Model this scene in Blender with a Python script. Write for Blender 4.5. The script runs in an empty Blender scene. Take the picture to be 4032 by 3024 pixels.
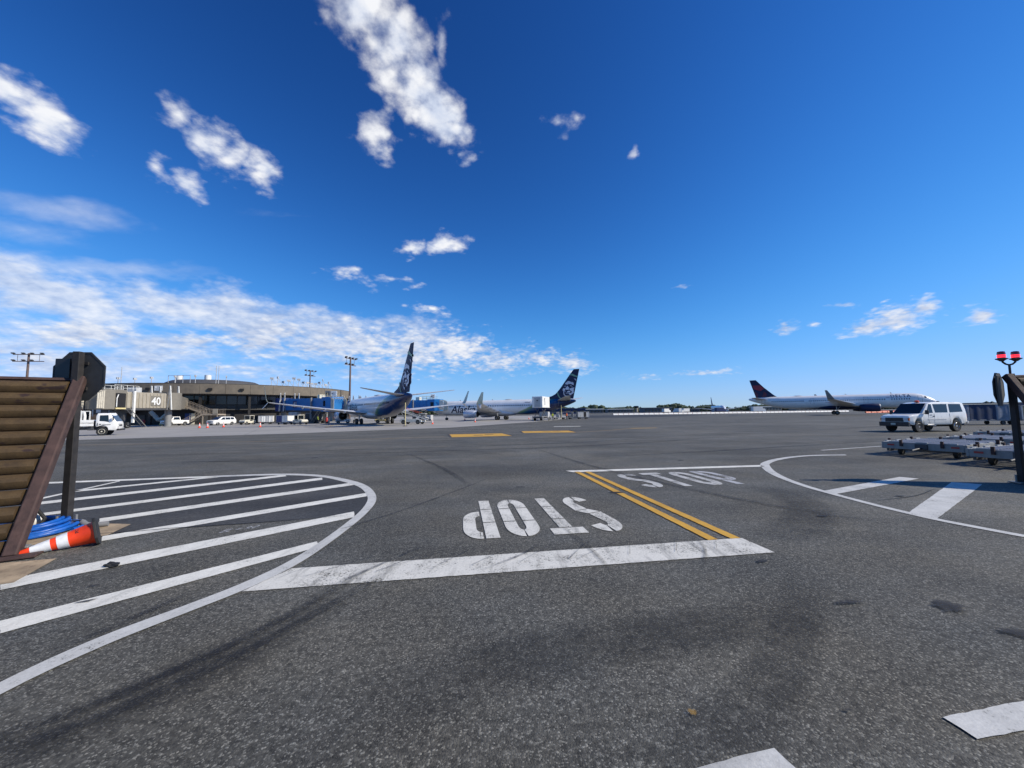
import bpy, bmesh, math, random
from mathutils import Vector, Matrix
R = math.radians
random.seed(7)
scene = bpy.context.scene
col = scene.collection

# ------------------------------------------------------------------ camera
camd = bpy.data.cameras.new('camera'); cam = bpy.data.objects.new('camera', camd); col.objects.link(cam)
camd.sensor_width = 36; camd.lens = 36 * 1510 / 4032; camd.clip_start = 0.05; camd.clip_end = 20000
_p, _t = math.atan2(114, 1510), 0.012
_f = Vector((0, math.cos(_p), math.sin(_p))); _u0 = Vector((0, -math.sin(_p), math.cos(_p))); _r0 = Vector((1, 0, 0))
_u = math.cos(_t) * _u0 + math.sin(_t) * _r0; _r = math.cos(_t) * _r0 - math.sin(_t) * _u0
cam.matrix_world = Matrix(((_r.x, _u.x, -_f.x, 0), (_r.y, _u.y, -_f.y, 0), (_r.z, _u.z, -_f.z, 1.8), (0, 0, 0, 1)))
scene.camera = cam

# ------------------------------------------------------------------ sun and sky
SUN_EL, SUN_AZ = 35.0, 100.0          # azimuth clockwise from +Y
sd = bpy.data.lights.new('sun', 'SUN'); sun = bpy.data.objects.new('sun', sd); col.objects.link(sun)
sd.energy = 5.0; sd.angle = R(0.53); sd.color = (1, 0.93, 0.80)
sun_dir = Vector((math.sin(R(SUN_AZ)) * math.cos(R(SUN_EL)), math.cos(R(SUN_AZ)) * math.cos(R(SUN_EL)), math.sin(R(SUN_EL))))
sun.rotation_euler = sun_dir.to_track_quat('Z', 'Y').to_euler()
sun.location = sun_dir * 300

world = bpy.data.worlds.new('World'); scene.world = world; world.use_nodes = True
CL=[(-23.1,46.8,3.75,3.55,-25,1),(-18.1,44.3,4.6,4.46,-35,1),(-14.3,41.2,4.68,4.23,-39,1),(-11.1,38.6,4.49,2.73,-10,1),(-9.9,44.7,1.42,2.37,-1,0.62),(-16.5,46.3,3.7,2.01,-10,0.9),(-19.9,35.5,2.5,2.21,38,0.85),(-54.2,27.7,2.1,1.46,-13,0.95),(-51.5,26.9,2.08,1.64,-15,0.95),(-49.3,25.6,0.81,0.42,5,0.5),(-42.3,31.5,1.51,1.72,-24,0.85),(-40.3,29.9,2.54,1.68,-24,0.95),(-37.7,29.0,1.76,1.55,-21,0.85),(-34.5,29.0,2.13,1.81,-16,0.9),(-43.5,25.8,1.74,1.44,-24,0.75),(-41.6,25.6,1.53,1.29,-24,0.85),(-14.6,23.5,2.73,1.01,11,0.9),(-9.7,24.3,2.8,1.21,13,0.95),(-15.8,22.0,1.06,0.3,5,0.6),(-23.3,18.8,2.69,1.1,-9,0.62),(-19.3,18.7,5.16,0.75,-3,0.6),(-12.1,15.2,3.25,0.92,-6,0.6),(7.9,38.0,2.4,1.0,-5,0.55),(10.5,38.2,1.1,0.5,-6,0.42),(18.6,33.6,0.7,0.65,-9,0.45),(-7.0,34.1,1.7,1.07,33,0.55),(43.5,9.2,2.15,1.0,11,0.95),(45.9,9.5,2.6,1.33,20,1),(47.6,10.1,1.08,1.02,17,0.95),(36.0,10.1,1.29,0.82,28,0.8),(40.9,11.9,1.35,0.47,-5,0.7),(51.0,8.8,1.16,0.74,12,0.85),(44.6,11.5,0.51,0.39,-12,0.6),(24.3,16.8,0.93,0.37,2,0.6),(38.8,9.9,0.77,0.32,-9,0.5),(26.7,5.0,4.52,0.49,1,0.75),(19.3,5.0,2.74,0.39,-3,0.5),(-48.1,8.3,3.07,1.07,5,1),(-33.7,9.4,4.59,1.49,-1,0.8),(-31.7,10.9,3.67,1.52,-6,0.8),(-39.9,8.6,2.58,1.17,6,0.8),(-20.4,9.4,5.05,2.59,-3,0.95),(-15.3,9.0,5.3,2.99,-4,1),(-7.3,9.5,5.54,2.6,-5,1),(-2.1,8.1,4.87,2.21,-6,0.9),(4.2,8.0,4.13,1.72,-11,0.85),(8.9,7.2,3.37,1.23,-12,0.8),(-26.3,9.4,5.27,1.86,-2,0.8),(-51.9,5.8,1.96,0.86,6,0.8),(-37.7,6.0,1.79,0.77,4,0.55),(-7.3,7.1,5.53,1.23,0,0.7)]
CB=[(-52.5,11.9,3.75,2.5,-18,1),(-49.0,10.9,5.01,2.71,-12,1),(-41.7,11.8,6.43,2.47,-4,1),(-35.6,11.7,9.19,2.69,-6,1),(-26.3,10.9,10.27,2.78,-5,1),(-15.4,10.6,8.04,2.65,-5,0.9),(-52.0,7.9,6.78,2.57,8,0.9),(-42.7,8.0,11.58,2.55,5,0.8),(-29.5,7.7,14.21,2.41,3,0.6),(-66,9,12,3.5,2,1),(-84,8,14,3,-4,.9),(-50,5.2,9,2.4,2,.85),(-34,5.2,11,1.9,0,.62),(-20,6,9,1.6,0,.5)]
CV=[(-50.0,19.4,6.3,1.13,2,0.8),(-44.0,20.3,4.82,0.67,6,0.5),(-52.5,17.1,4.09,1.08,7,0.6),(-45.9,15.5,5.75,0.94,9,1),(-51.5,14.9,3.55,0.77,1,0.6),(-31.1,24.6,9.24,0.53,7,0.25)]

class NT:
    """small helper for building node trees"""
    def __init__(s, tree): s.t = tree; s.n = tree.nodes; s.l = tree.links
    def new(s, typ, **kw):
        n = s.n.new(typ)
        for k, v in kw.items(): setattr(n, k, v)
        return n
    def put(s, sock, v):
        if isinstance(v, bpy.types.NodeSocket): s.l.new(v, sock)
        elif v is not None: sock.default_value = v
    def math(s, op, a, b=None, c=None, clamp=False):
        n = s.new('ShaderNodeMath', operation=op, use_clamp=clamp)
        for i, v in enumerate((a, b, c)): s.put(n.inputs[i], v)
        return n.outputs[0]
    def vmath(s, op, a, b=None, scale=None):
        n = s.new('ShaderNodeVectorMath', operation=op); s.put(n.inputs[0], a)
        if b is not None: s.put(n.inputs[1], b)
        if scale is not None: s.put(n.inputs['Scale'], scale)
        return n.outputs['Value'] if op in ('LENGTH', 'DOT_PRODUCT') else n.outputs[0]
    def noise(s, vec, scale, detail=4, rough=.55, dist=0, out='Fac'):
        n = s.new('ShaderNodeTexNoise'); s.put(n.inputs['Vector'], vec); s.put(n.inputs['Scale'], scale)
        n.inputs['Detail'].default_value = detail; n.inputs['Roughness'].default_value = rough; n.inputs['Distortion'].default_value = dist
        return n.outputs[out]
    def vor(s, vec, scale, feature='F1', out='Distance'):
        n = s.new('ShaderNodeTexVoronoi', feature=feature); s.put(n.inputs['Vector'], vec); n.inputs['Scale'].default_value = scale
        return n.outputs[out]
    def rng(s, v, a, b, c=0., d=1., smooth=False):
        n = s.new('ShaderNodeMapRange', interpolation_type='SMOOTHSTEP' if smooth else 'LINEAR')
        for i, q in enumerate((v, a, b, c, d)): s.put(n.inputs[i], q)
        return n.outputs[0]
    def mix(s, f, a, b, mode='MIX'):
        n = s.new('ShaderNodeMix', data_type='RGBA', blend_type=mode)
        for sock, v in ((n.inputs[0], f), (n.inputs[6], a), (n.inputs[7], b)):
            if isinstance(v, tuple) and len(v) == 3: v = v + (1,)
            s.put(sock, v)
        return n.outputs[2]
    def ramp(s, f, stops, interp='LINEAR'):
        n = s.new('ShaderNodeValToRGB'); r = n.color_ramp; r.interpolation = interp
        while len(r.elements) < len(stops): r.elements.new(.5)
        for e, (p, c) in zip(r.elements, stops): e.position = p; e.color = (c + (1,)) if len(c) == 3 else c
        s.put(n.inputs[0], f); return n.outputs[0]

def build_world():
    T = NT(world.node_tree); T.n.clear()
    world.cycles.sampling_method = 'MANUAL'; world.cycles.sample_map_resolution = 256
    out = T.new('ShaderNodeOutputWorld'); bg = T.new('ShaderNodeBackground'); T.l.new(bg.outputs[0], out.inputs[0])
    bg.inputs[1].default_value = 0.10
    sky = T.new('ShaderNodeTexSky', sky_type='NISHITA'); sky.sun_disc = False
    sky.sun_elevation = R(SUN_EL); sky.sun_rotation = R(SUN_AZ); sky.altitude = 0; sky.air_density = 1.0; sky.dust_density = 0.0; sky.ozone_density = 5.0
    # camera-like rendering of the clear sky: deeper blue overhead, pale at the horizon
    sp = T.new('ShaderNodeSeparateColor'); T.l.new(sky.outputs[0], sp.inputs[0]); cm = T.new('ShaderNodeCombineColor')
    for i, (k, e) in enumerate(((3.2, 5.2), (5.8, 7.4), (6.2, 4.1))):
        v2 = T.math('POWER', T.math('MULTIPLY', sp.outputs[i], .1), 2.0)
        T.l.new(T.math('DIVIDE', T.math('MULTIPLY', v2, k * 10), T.math('MULTIPLY_ADD', v2, e, 1.0)), cm.inputs[i])
    clear = cm.outputs[0]
    g = T.new('ShaderNodeTexCoord').outputs['Generated']
    d = T.vmath('NORMALIZE', g)
    sx = T.new('ShaderNodeSeparateXYZ'); T.l.new(d, sx.inputs[0]); X, Y, Z = sx.outputs
    az = T.math('DEGREES', T.math('ARCTAN2', X, Y)); el = T.math('DEGREES', T.math('ARCSINE', Z))
    # cloud-deck coordinates: rays meet layers overhead, so features shrink to the horizon
    P = T.vmath('SCALE', d, scale=T.math('DIVIDE', 1.0, T.math('ADD', T.math('MAXIMUM', Z, 0.0), 0.30)))
    warp = T.noise(P, 6.0, 3, .6, out='Color'); w2 = T.vmath('SUBTRACT', warp, (.5, .5, .5))
    cb = T.new('ShaderNodeCombineXYZ'); T.l.new(az, cb.inputs[0]); T.l.new(el, cb.inputs[1])
    # wider shifts high in the sky, smaller near the horizon
    amp = T.rng(el, 5, 40, 2.2, 6.5)
    wn = T.new('ShaderNodeSeparateXYZ'); T.l.new(T.vmath('SCALE', w2, scale=amp), wn.inputs[0])
    wc = T.new('ShaderNodeCombineXYZ'); T.l.new(T.math('MULTIPLY', wn.outputs[0], 1.3), wc.inputs[0]); T.l.new(T.math('MULTIPLY', wn.outputs[1], .8), wc.inputs[1])
    A = T.vmath('ADD', cb.outputs[0], wc.outputs[0])
    def field(ells):
        cur = None
        for (a, e, ra, rb, rot, w) in ells:
            m = T.new('ShaderNodeMapping', vector_type='TEXTURE'); T.l.new(A, m.inputs[0])
            m.inputs['Location'].default_value = (a, e, 0); m.inputs['Rotation'].default_value = (0, 0, R(rot)); m.inputs['Scale'].default_value = (ra, rb, 1)
            q = T.math('MULTIPLY_ADD', T.vmath('LENGTH', m.outputs[0]), -w * .62, w)
            cur = q if cur is None else T.math('MAXIMUM', cur, q)
        return T.math('MAXIMUM', cur, -1.0)
    n1 = T.noise(P, 7.5, 6, .6); n2 = T.noise(T.vmath('MULTIPLY', P, (1, 1, 1.6)), 24, 5, .6)
    # rounded heads: cells of two sizes, pushed about by the warp
    Pw = T.vmath('ADD', P, T.vmath('SCALE', w2, scale=.07))
    puff = T.math('SUBTRACT', .42, T.math('ADD', T.math('MULTIPLY', T.vor(Pw, 15), .62), T.math('MULTIPLY', T.vor(Pw, 37), .38)))
    nn = T.math('ADD', T.math('SUBTRACT', T.math('ADD', T.math('MULTIPLY', n1, .60), T.math('MULTIPLY', n2, .40)), .5), T.math('MULTIPLY', puff, .34))
    sun3 = tuple(sun_dir)
    # same noise a little towards the sun: bright flank / shaded flank
    P2 = T.vmath('ADD', P, tuple(v * .035 for v in sun3))
    lit = T.math('SUBTRACT', n1, T.noise(P2, 7.5, 5, .6))
    C = field(CL)
    dc = T.rng(T.math('MULTIPLY_ADD', nn, 2.0, C), .13, .92, 0, 1, True)
    B = field(CB)
    db = T.math('MULTIPLY', T.rng(T.math('MULTIPLY_ADD', T.math('SUBTRACT', T.noise(T.vmath('MULTIPLY', P, (1, 1, 1.5)), 4.2, 6, .58), .5), 2.0, T.math('MULTIPLY_ADD', nn, .8, B)), .08, .95, 0, 1, True), .80)
    V = field(CV); st = T.noise(T.vmath('MULTIPLY', P, (.6, 1.6, 3.)), 3.0, 7, .6)
    dv = T.math('MULTIPLY', T.rng(T.math('MULTIPLY_ADD', T.math('SUBTRACT', st, .5), 1.5, V), .2, 1.0, 0, 1, True), .34)
    dens = T.math('SUBTRACT', 1, T.math('MULTIPLY', T.math('MULTIPLY', T.math('SUBTRACT', 1, dc), T.math('SUBTRACT', 1, db)), T.math('SUBTRACT', 1, dv)))
    # thick middles of low clouds show their grey bases
    shade = T.math('ADD', T.math('ADD', T.math('MULTIPLY', lit, 2.4), T.math('MULTIPLY', puff, .6)), T.math('MULTIPLY', T.math('SUBTRACT', T.noise(T.vmath('MULTIPLY', P, (1, 1, 2.5)), 2.6, 4), .5), 1.1))
    low = T.rng(el, 6, 22, .40, .80)
    br = T.math('ADD', shade, low, clamp=True)
    cc = T.vmath('SCALE', T.ramp(br, [(0, (.46, .54, .73)), (.45, (.66, .73, .88)), (1, (.95, .96, .99))]), scale=10.0)
    T.l.new(T.mix(T.math('MINIMUM', dens, .97), clear, cc), bg.inputs[0])
build_world()

vs = scene.view_settings
vs.view_transform = 'Standard'; vs.look = 'None'; vs.exposure = 0; vs.gamma = 1; vs.use_curve_mapping = False
scene.render.engine = 'CYCLES'
scene.cycles.max_bounces = 6; scene.cycles.diffuse_bounces = 3; scene.cycles.glossy_bounces = 3; scene.cycles.transparent_max_bounces = 6

# ------------------------------------------------------------------ materials
MATS = {}
def base_mat(name):
    m = bpy.data.materials.new(name); m.use_nodes = True; T = NT(m.node_tree)
    b = T.n['Principled BSDF']; MATS[name] = m
    return m, T, b
def mat(name, c, r=.5, m=0., var=.18, sc=2.5, bump=0., bsc=40., dirt=0., dcol=(.06, .05, .04), coat=0., emit=None, trans=0.):
    ma, T, b = base_mat(name)
    co = T.new('ShaderNodeTexCoord').outputs['Object']
    n = T.noise(co, sc, 6, .6)
    f = T.rng(n, .3, .7, 1 - var, 1 + var)
    c1 = T.mix(1.0, c, T.vmath('SCALE', (1, 1, 1), scale=f), 'MULTIPLY')
    if dirt:
        dn = T.noise(T.vmath('MULTIPLY', co, (1, 1, .45)), sc * 1.7, 8, .68)
        c1 = T.mix(T.math('MULTIPLY', T.rng(dn, .5, .75, 0, 1, True), dirt), c1, dcol)
    T.l.new(c1, b.inputs['Base Color'])
    T.put(b.inputs['Roughness'], T.rng(n, .3, .7, max(r - .08, .03), min(r + .08, 1)))
    b.inputs['Metallic'].default_value = m; b.inputs['Coat Weight'].default_value = coat
    if trans: b.inputs['Transmission Weight'].default_value = trans
    if emit: b.inputs['Emission Color'].default_value = emit[0] + (1,); b.inputs['Emission Strength'].default_value = emit[1]
    if bump:
        bn = T.new('ShaderNodeBump'); bn.inputs['Strength'].default_value = bump; bn.inputs['Distance'].default_value = .01
        T.l.new(T.noise(co, bsc, 5, .6), bn.inputs['Height']); T.l.new(bn.outputs[0], b.inputs['Normal'])
    return ma

def asphalt(name, base, tint=(1, 1, 1), spec=1.0, patch=.3, tone=(.40, .55)):
    ma, T, b = base_mat(name)
    co = T.new('ShaderNodeTexCoord').outputs['Object']
    big = T.noise(co, .09, 5, .55); mid = T.noise(co, .9, 6, .6); fine = T.noise(co, 16, 8, .75)
    cell = T.new('ShaderNodeTexVoronoi'); cell.inputs['Scale'].default_value = 92; T.l.new(co, cell.inputs['Vector'])
    cs = T.new('ShaderNodeSeparateColor'); T.l.new(cell.outputs['Color'], cs.inputs[0])
    stone = T.math('MULTIPLY', T.rng(cs.outputs[0], .62, 1.0, 0, 1), spec)
    cell2 = T.new('ShaderNodeTexVoronoi'); cell2.inputs['Scale'].default_value = 42; T.l.new(co, cell2.inputs['Vector'])
    cs2 = T.new('ShaderNodeSeparateColor'); T.l.new(cell2.outputs['Color'], cs2.inputs[0])
    v = T.math('MULTIPLY', T.rng(big, .3, .7, 1 - patch, 1 + patch), T.rng(mid, .3, .7, .80, 1.2))
    v = T.math('MULTIPLY', v, T.rng(fine, .32, .68, .40, 1.55))
    v = T.math('MULTIPLY', v, T.rng(T.noise(T.vmath('MULTIPLY', co, (.35, 1, 1)), .45, 5, .6, .6), .34, .66, .60, 1.24))
    v = T.math('MULTIPLY', v, T.rng(cs2.outputs[0], 0, 1, 1 - .22 * spec, 1 + .22 * spec))
    v = T.math('ADD', T.math('MULTIPLY', v, base), T.math('MULTIPLY', T.math('POWER', stone, 2.0), base * 2.1))
    hue = T.mix(T.rng(T.noise(co, .5, 4), .35, .65), tuple(t * q for t, q in zip(tint, (1.03, 1, .94))), tuple(t * q for t, q in zip(tint, (.95, 1, 1.07))))
    hue2 = T.mix(T.math('MULTIPLY', cs.outputs[1], .35), hue, (1.12, 1.0, .82))
    cc = T.mix(1.0, hue2, T.vmath('SCALE', (1, 1, 1), scale=v), 'MULTIPLY')
    # sealed cracks and old oil drips
    oil = T.rng(T.noise(T.vmath('MULTIPLY', co, (1, .6, 1)), 1.3, 3, .5), .70, .76, 0, .45, True)
    cc = T.mix(oil, cc, (base * .35, base * .36, base * .4))
    T.l.new(cc, b.inputs['Base Color']); b.inputs['Roughness'].default_value = .82; b.inputs['Specular IOR Level'].default_value = .35
    bn = T.new('ShaderNodeBump'); bn.inputs['Strength'].default_value = .55; bn.inputs['Distance'].default_value = .012
    T.l.new(T.math('ADD', fine, T.math('MULTIPLY', T.math('SUBTRACT', 1, cell.outputs['Distance']), .5)), bn.inputs['Height']); T.l.new(bn.outputs[0], b.inputs['Normal'])
    return ma

def paint(name, c, wear=.45, scuff=.5, alpha=1.0):
    """road paint: broken through to the asphalt where it is worn"""
    ma, T, b = base_mat(name)
    co = T.new('ShaderNodeTexCoord').outputs['Object']
    n = T.noise(co, 2.2, 8, .7); f = T.noise(co, 45, 5, .7); s = T.noise(T.vmath('MULTIPLY', co, (3.5, .5, 1)), 1.7, 6, .65)
    cc = T.mix(1.0, c, T.vmath('SCALE', (1, 1, 1), scale=T.math('MULTIPLY', T.rng(n, .3, .7, .82, 1.08), T.rng(f, .3, .7, .86, 1.1))), 'MULTIPLY')
    cc = T.mix(T.math('MULTIPLY', T.rng(s, .5, .72, 0, 1, True), scuff), cc, tuple(q * .38 for q in c))
    T.l.new(cc, b.inputs['Base Color']); b.inputs['Roughness'].default_value = .7
    hole = T.math('ADD', T.math('MULTIPLY', f, .55), T.math('MULTIPLY', n, .45))
    a = T.rng(hole, .36 + .10 * wear - .06, .36 + .10 * wear + .03, 0, alpha)
    T.l.new(a, b.inputs['Alpha'])
    bn = T.new('ShaderNodeBump'); bn.inputs['Strength'].default_value = .3; bn.inputs['Distance'].default_value = .01
    T.l.new(f, bn.inputs['Height']); T.l.new(bn.outputs[0], b.inputs['Normal'])
    return ma

def stain(name, c=(.012, .012, .014), lo=.42, hi=.62, amt=.7, stretch=(1, 1, 1), sc=6):
    ma, T, b = base_mat(name)
    co = T.new('ShaderNodeTexCoord'); o = co.outputs['Object']
    n = T.noise(T.vmath('MULTIPLY', o, stretch), sc, 7, .7); f = T.noise(o, 55, 4, .7)
    at = T.new('ShaderNodeAttribute', attribute_name='edge').outputs['Fac']
    b.inputs['Base Color'].default_value = c + (1,); b.inputs['Roughness'].default_value = .75
    a = T.math('MULTIPLY', T.rng(T.math('ADD', T.math('MULTIPLY', n, .7), T.math('MULTIPLY', f, .3)), lo, hi, 0, amt), at)
    T.l.new(a, b.inputs['Alpha'])
    return ma

def livery_mat(name, kind):
    """aircraft fuselage paint, colour bands in the aircraft's own axes"""
    ma, T, b = base_mat(name)
    co = T.new('ShaderNodeTexCoord').outputs['Object']
    sx = T.new('ShaderNodeSeparateXYZ'); T.l.new(co, sx.inputs[0]); X, Y, Z = sx.outputs
    n = T.noise(co, .8, 5, .6)
    if kind == 'tail_blend':
        t = T.math('ADD', T.math('ADD', X, 4.6), T.math('MULTIPLY', T.math('SUBTRACT', Z, 1.6), 2.4))
        t = T.math('ADD', t, T.math('MULTIPLY', T.math('SUBTRACT', T.noise(co, .35, 3), .5), 1.2))
        c = T.ramp(T.rng(t, -7.0, 1.0), [(0, (.006, .018, .075)), (.35, (.008, .03, .12)), (.62, (.01, .10, .22)), (.76, (.10, .22, .16)), (.86, (.30, .42, .20)), (.93, (.82, .82, .80))])
        c = T.mix(T.rng(Z, 1.9, 1.6), c, T.mix(T.rng(X, -7, -3), (.02, .04, .09), (.42, .43, .45)))
    elif kind == 'navy_belly':
        zb = T.math('SUBTRACT', 2.35, T.math('MULTIPLY', T.math('POWER', T.math('MULTIPLY', T.math('ABSOLUTE', T.math('SUBTRACT', X, 2)), .055), 2), 1.3))
        c = T.mix(T.rng(T.math('SUBTRACT', Z, zb), -.02, .02), (.008, .015, .06), (.88, .86, .81))
    else:
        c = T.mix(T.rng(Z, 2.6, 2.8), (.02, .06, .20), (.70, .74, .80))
    c = T.mix(1.0, c, T.vmath('SCALE', (1, 1, 1), scale=T.rng(n, .3, .7, .9, 1.06)), 'MULTIPLY')
    T.l.new(c, b.inputs['Base Color']); b.inputs['Roughness'].default_value = .28; b.inputs['Coat Weight'].default_value = .35; b.inputs['Coat Roughness'].default_value = .12
    return ma

mat('white_paint', (.84, .82, .77), .35, var=.06, sc=3, dirt=.18, dcol=(.40, .38, .35), coat=.3)
mat('van_white', (.86, .84, .78), .3, var=.05, sc=2, dirt=.30, dcol=(.46, .44, .41), coat=.5)
mat('cream', (.66, .62, .50), .5, var=.1, dirt=.3, dcol=(.28, .25, .2))
mat('light_grey', (.48, .48, .47), .5, var=.1, dirt=.2)
mat('mid_grey', (.22, .22, .22), .55, var=.15, dirt=.2)
mat('dark_grey', (.06, .06, .062), .55, var=.2)
mat('black_rubber', (.018, .018, .018), .75, var=.3, bump=.2)
mat('black_plastic', (.02, .02, .022), .45, var=.2)
mat('glass', (.012, .016, .018), .06, var=.1, coat=.2)
mat('pier_glass', (.014, .014, .013), .07, var=.2, sc=.3)
mat('chrome', (.55, .55, .56), .22, 1, var=.1)
mat('galvanised', (.27, .265, .25), .55, .35, var=.22, sc=6, dirt=.25, dcol=(.15, .14, .13))
mat('aluminium', (.40, .40, .39), .5, .35, var=.18, sc=5, dirt=.25, dcol=(.2, .2, .2))
mat('steel_paint_white', (.78, .77, .72), .45, var=.08, dirt=.3, dcol=(.3, .24, .18))
mat('rust_beam', (.070, .040, .034), .8, .15, var=.35, sc=7, bump=.4, bsc=60, dirt=.5, dcol=(.035, .018, .014))
mat('dark_post', (.030, .027, .026), .7, .2, var=.3, sc=9, bump=.3, dirt=.3, dcol=(.06, .05, .042))
mat('sign_back', (.036, .038, .040), .75, .0, var=.2, sc=8, dirt=.3, dcol=(.02, .018, .016))
mat('sign_red', (.45, .02, .02), .5, var=.1)
mat('cone_orange', (.92, .06, .010), .5, var=.12, sc=12, dirt=.18, dcol=(.3, .05, .02))
mat('cone_white', (.78, .78, .77), .45, var=.12, sc=18, dirt=.35, dcol=(.45, .44, .43))
mat('hose_blue', (.008, .10, .42), .42, var=.25, sc=14)
mat('pad_concrete', (.36, .27, .17), .88, var=.35, sc=3.5, bump=.4, dirt=.85, dcol=(.14, .09, .055))
mat('pier_concrete', (.165, .138, .105), .88, var=.22, sc=.7, bump=.2, dirt=.55, dcol=(.12, .105, .088))
mat('pier_brown', (.040, .027, .021), .6, var=.2, sc=.8)
mat('pier_dark', (.016, .014, .013), .7, var=.3, sc=.6)
mat('pier_grey', (.055, .053, .05), .7, var=.25, sc=1)
mat('roof_grey', (.07, .07, .075), .8, var=.2)
mat('stair_brown', (.36, .30, .235), .6, var=.15)
mat('bridge_tan', (.36, .32, .25), .6, var=.1, sc=1.5, dirt=.25, dcol=(.2, .17, .13))
mat('bridge_tan_dark', (.20, .18, .145), .6, var=.1)
mat('bridge_blue', (.010, .17, .46), .42, var=.12, sc=1.2, dirt=.15, dcol=(.01, .04, .16))
mat('bridge_navy', (.010, .035, .16), .5, var=.15, sc=1.2)
mat('yellow_paint', (.62, .42, .05), .5, var=.12, dirt=.25, dcol=(.25, .16, .05))
mat('pale_yellow', (.70, .58, .28), .5, var=.1)
mat('red_paint', (.42, .035, .025), .5, var=.15)
mat('blue_door', (.012, .035, .16), .5, var=.1)
mat('canvas', (.55, .50, .40), .85, var=.15, sc=3, dirt=.3, dcol=(.3, .26, .2))
mat('curtain_blue', (.010, .025, .07), .7, var=.35, sc=2.5)
mat('curtain_pale', (.16, .19, .24), .7, var=.3, sc=3)
mat('curtain_tan', (.30, .25, .14), .75, var=.2, sc=3)
mat('wing_grey', (.56, .57, .58), .38, .10, var=.1, sc=.8)
mat('wing_light', (.66, .68, .70), .32, .3, var=.06, sc=.8)
mat('navy', (.006, .014, .058), .55, var=.1)
mat('emblem_white', (.62, .64, .72), .4, var=.04)
mat('emblem_green', (.20, .36, .24), .4, var=.08)
mat('emblem_red', (.30, .02, .035), .4, var=.15, sc=1)
mat('emblem_dark_red', (.10, .012, .03), .4, var=.2, sc=1)
mat('engine_metal', (.42, .43, .45), .3, .8, var=.12)
mat('exhaust_dark', (.03, .03, .03), .5, .4, var=.3)
mat('lamp_red', (.5, .01, .02), .25, emit=((1, .03, .05), 2.2))
mat('lens_red', (.16, .01, .012), .2, var=.05, coat=.5)
mat('beacon_orange', (.75, .10, .03), .3, var=.05)
mat('amber', (.7, .16, .02), .25, var=.05)
mat('headlight', (.55, .57, .58), .15, var=.1, coat=.5)
mat('plate', (.55, .55, .45), .4, var=.05)
mat('barrier_white', (.82, .79, .74), .55, var=.08, dirt=.2, dcol=(.4, .36, .32))
mat('barrier_orange', (.70, .12, .04), .5, var=.1)
mat('mast_brown', (.14, .095, .08), .7, .2, var=.2)
mat('building_white', (.78, .77, .73), .7, var=.06, sc=.1)
mat('building_grey', (.10, .11, .125), .7, var=.2, sc=.1)
mat('building_tan', (.28, .25, .21), .8, var=.15, sc=.1)
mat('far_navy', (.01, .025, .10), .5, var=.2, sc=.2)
mat('foliage', (.040, .058, .026), .85, var=.4, sc=.12)
mat('trunk', (.05, .038, .028), .9, var=.2)
mat('hill', (.06, .085, .075), .95, var=.2, sc=.01)
mat('skin', (.32, .19, .13), .6, var=.1)
mat('trouser', (.015, .017, .025), .8, var=.2)
mat('vest_orange', (.80, .16, .04), .6, var=.1)
mat('vest_yellow', (.62, .70, .06), .6, var=.1)
mat('hair_dark', (.012, .010, .009), .7, var=.2)
livery_mat('livery_blend', 'tail_blend'); livery_mat('livery_belly', 'navy_belly'); livery_mat('livery_far', 'far')
def louver_mat():
    ma, T, b = base_mat('rust_louver')
    co = T.new('ShaderNodeTexCoord').outputs['Object']
    n = T.noise(co, 4, 7, .65); s = T.noise(T.vmath('MULTIPLY', co, (1, 2.5, 2.5)), 2.6, 4, .55); f = T.noise(co, 40, 5, .7); st = T.noise(T.vmath('MULTIPLY', co, (.5, 6, 6)), 3, 6, .6)
    c = T.ramp(n, [(.3, (.048, .028, .010)), (.55, (.084, .050, .018)), (.75, (.110, .070, .027))])
    c = T.mix(T.rng(st, .55, .75, 0, .5), c, (.055, .034, .016))
    c = T.mix(T.rng(s, .61, .68, 0, .9, True), c, (.026, .011, .010))
    c = T.mix(1.0, c, T.vmath('SCALE', (1, 1, 1), scale=T.rng(f, .3, .7, .78, 1.2)), 'MULTIPLY')
    T.l.new(c, b.inputs['Base Color']); b.inputs['Roughness'].default_value = .75
    bn = T.new('ShaderNodeBump'); bn.inputs['Strength'].default_value = .4; bn.inputs['Distance'].default_value = .006; T.l.new(f, bn.inputs['Height']); T.l.new(bn.outputs[0], b.inputs['Normal'])
louver_mat()
asphalt('asphalt', .083, (1.06, 1.02, .87), 1.0, .24)
asphalt('asphalt_dark', .052, (1.0, 1, 1.0), .5, .15)
asphalt('taxiway_dark', .045, (1, 1, 1.02), .4, .15)
paint('paint_white', (.76, .735, .65), .36, .38)
paint('paint_white_scuffed', (.68, .655, .58), .72, .75)
paint('paint_white_soft', (.57, .56, .52), .45, .35)
paint('paint_faded', (.60, .60, .60), .95, .4, .75)
paint('paint_yellow', (.62, .34, .035), .18, .2)
paint('paint_yellow_old', (.46, .30, .10), .75, .3, .8)
stain('tyre_mark', lo=.34, hi=.66, amt=.6, sc=5); stain('oil_stain', lo=.2, hi=.5, amt=.85, sc=8); stain('crack_seal', (.008, .008, .009), .1, .3, .9, sc=4)
stain('soft_smear', (.02, .02, .02), .30, .75, .62, sc=2.2)
paint('paint_worn', (.60, .59, .55), .85, .7, .85)
stain('ochre_spot', (.35, .2, .03), .3, .5, .6, sc=30)

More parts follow.
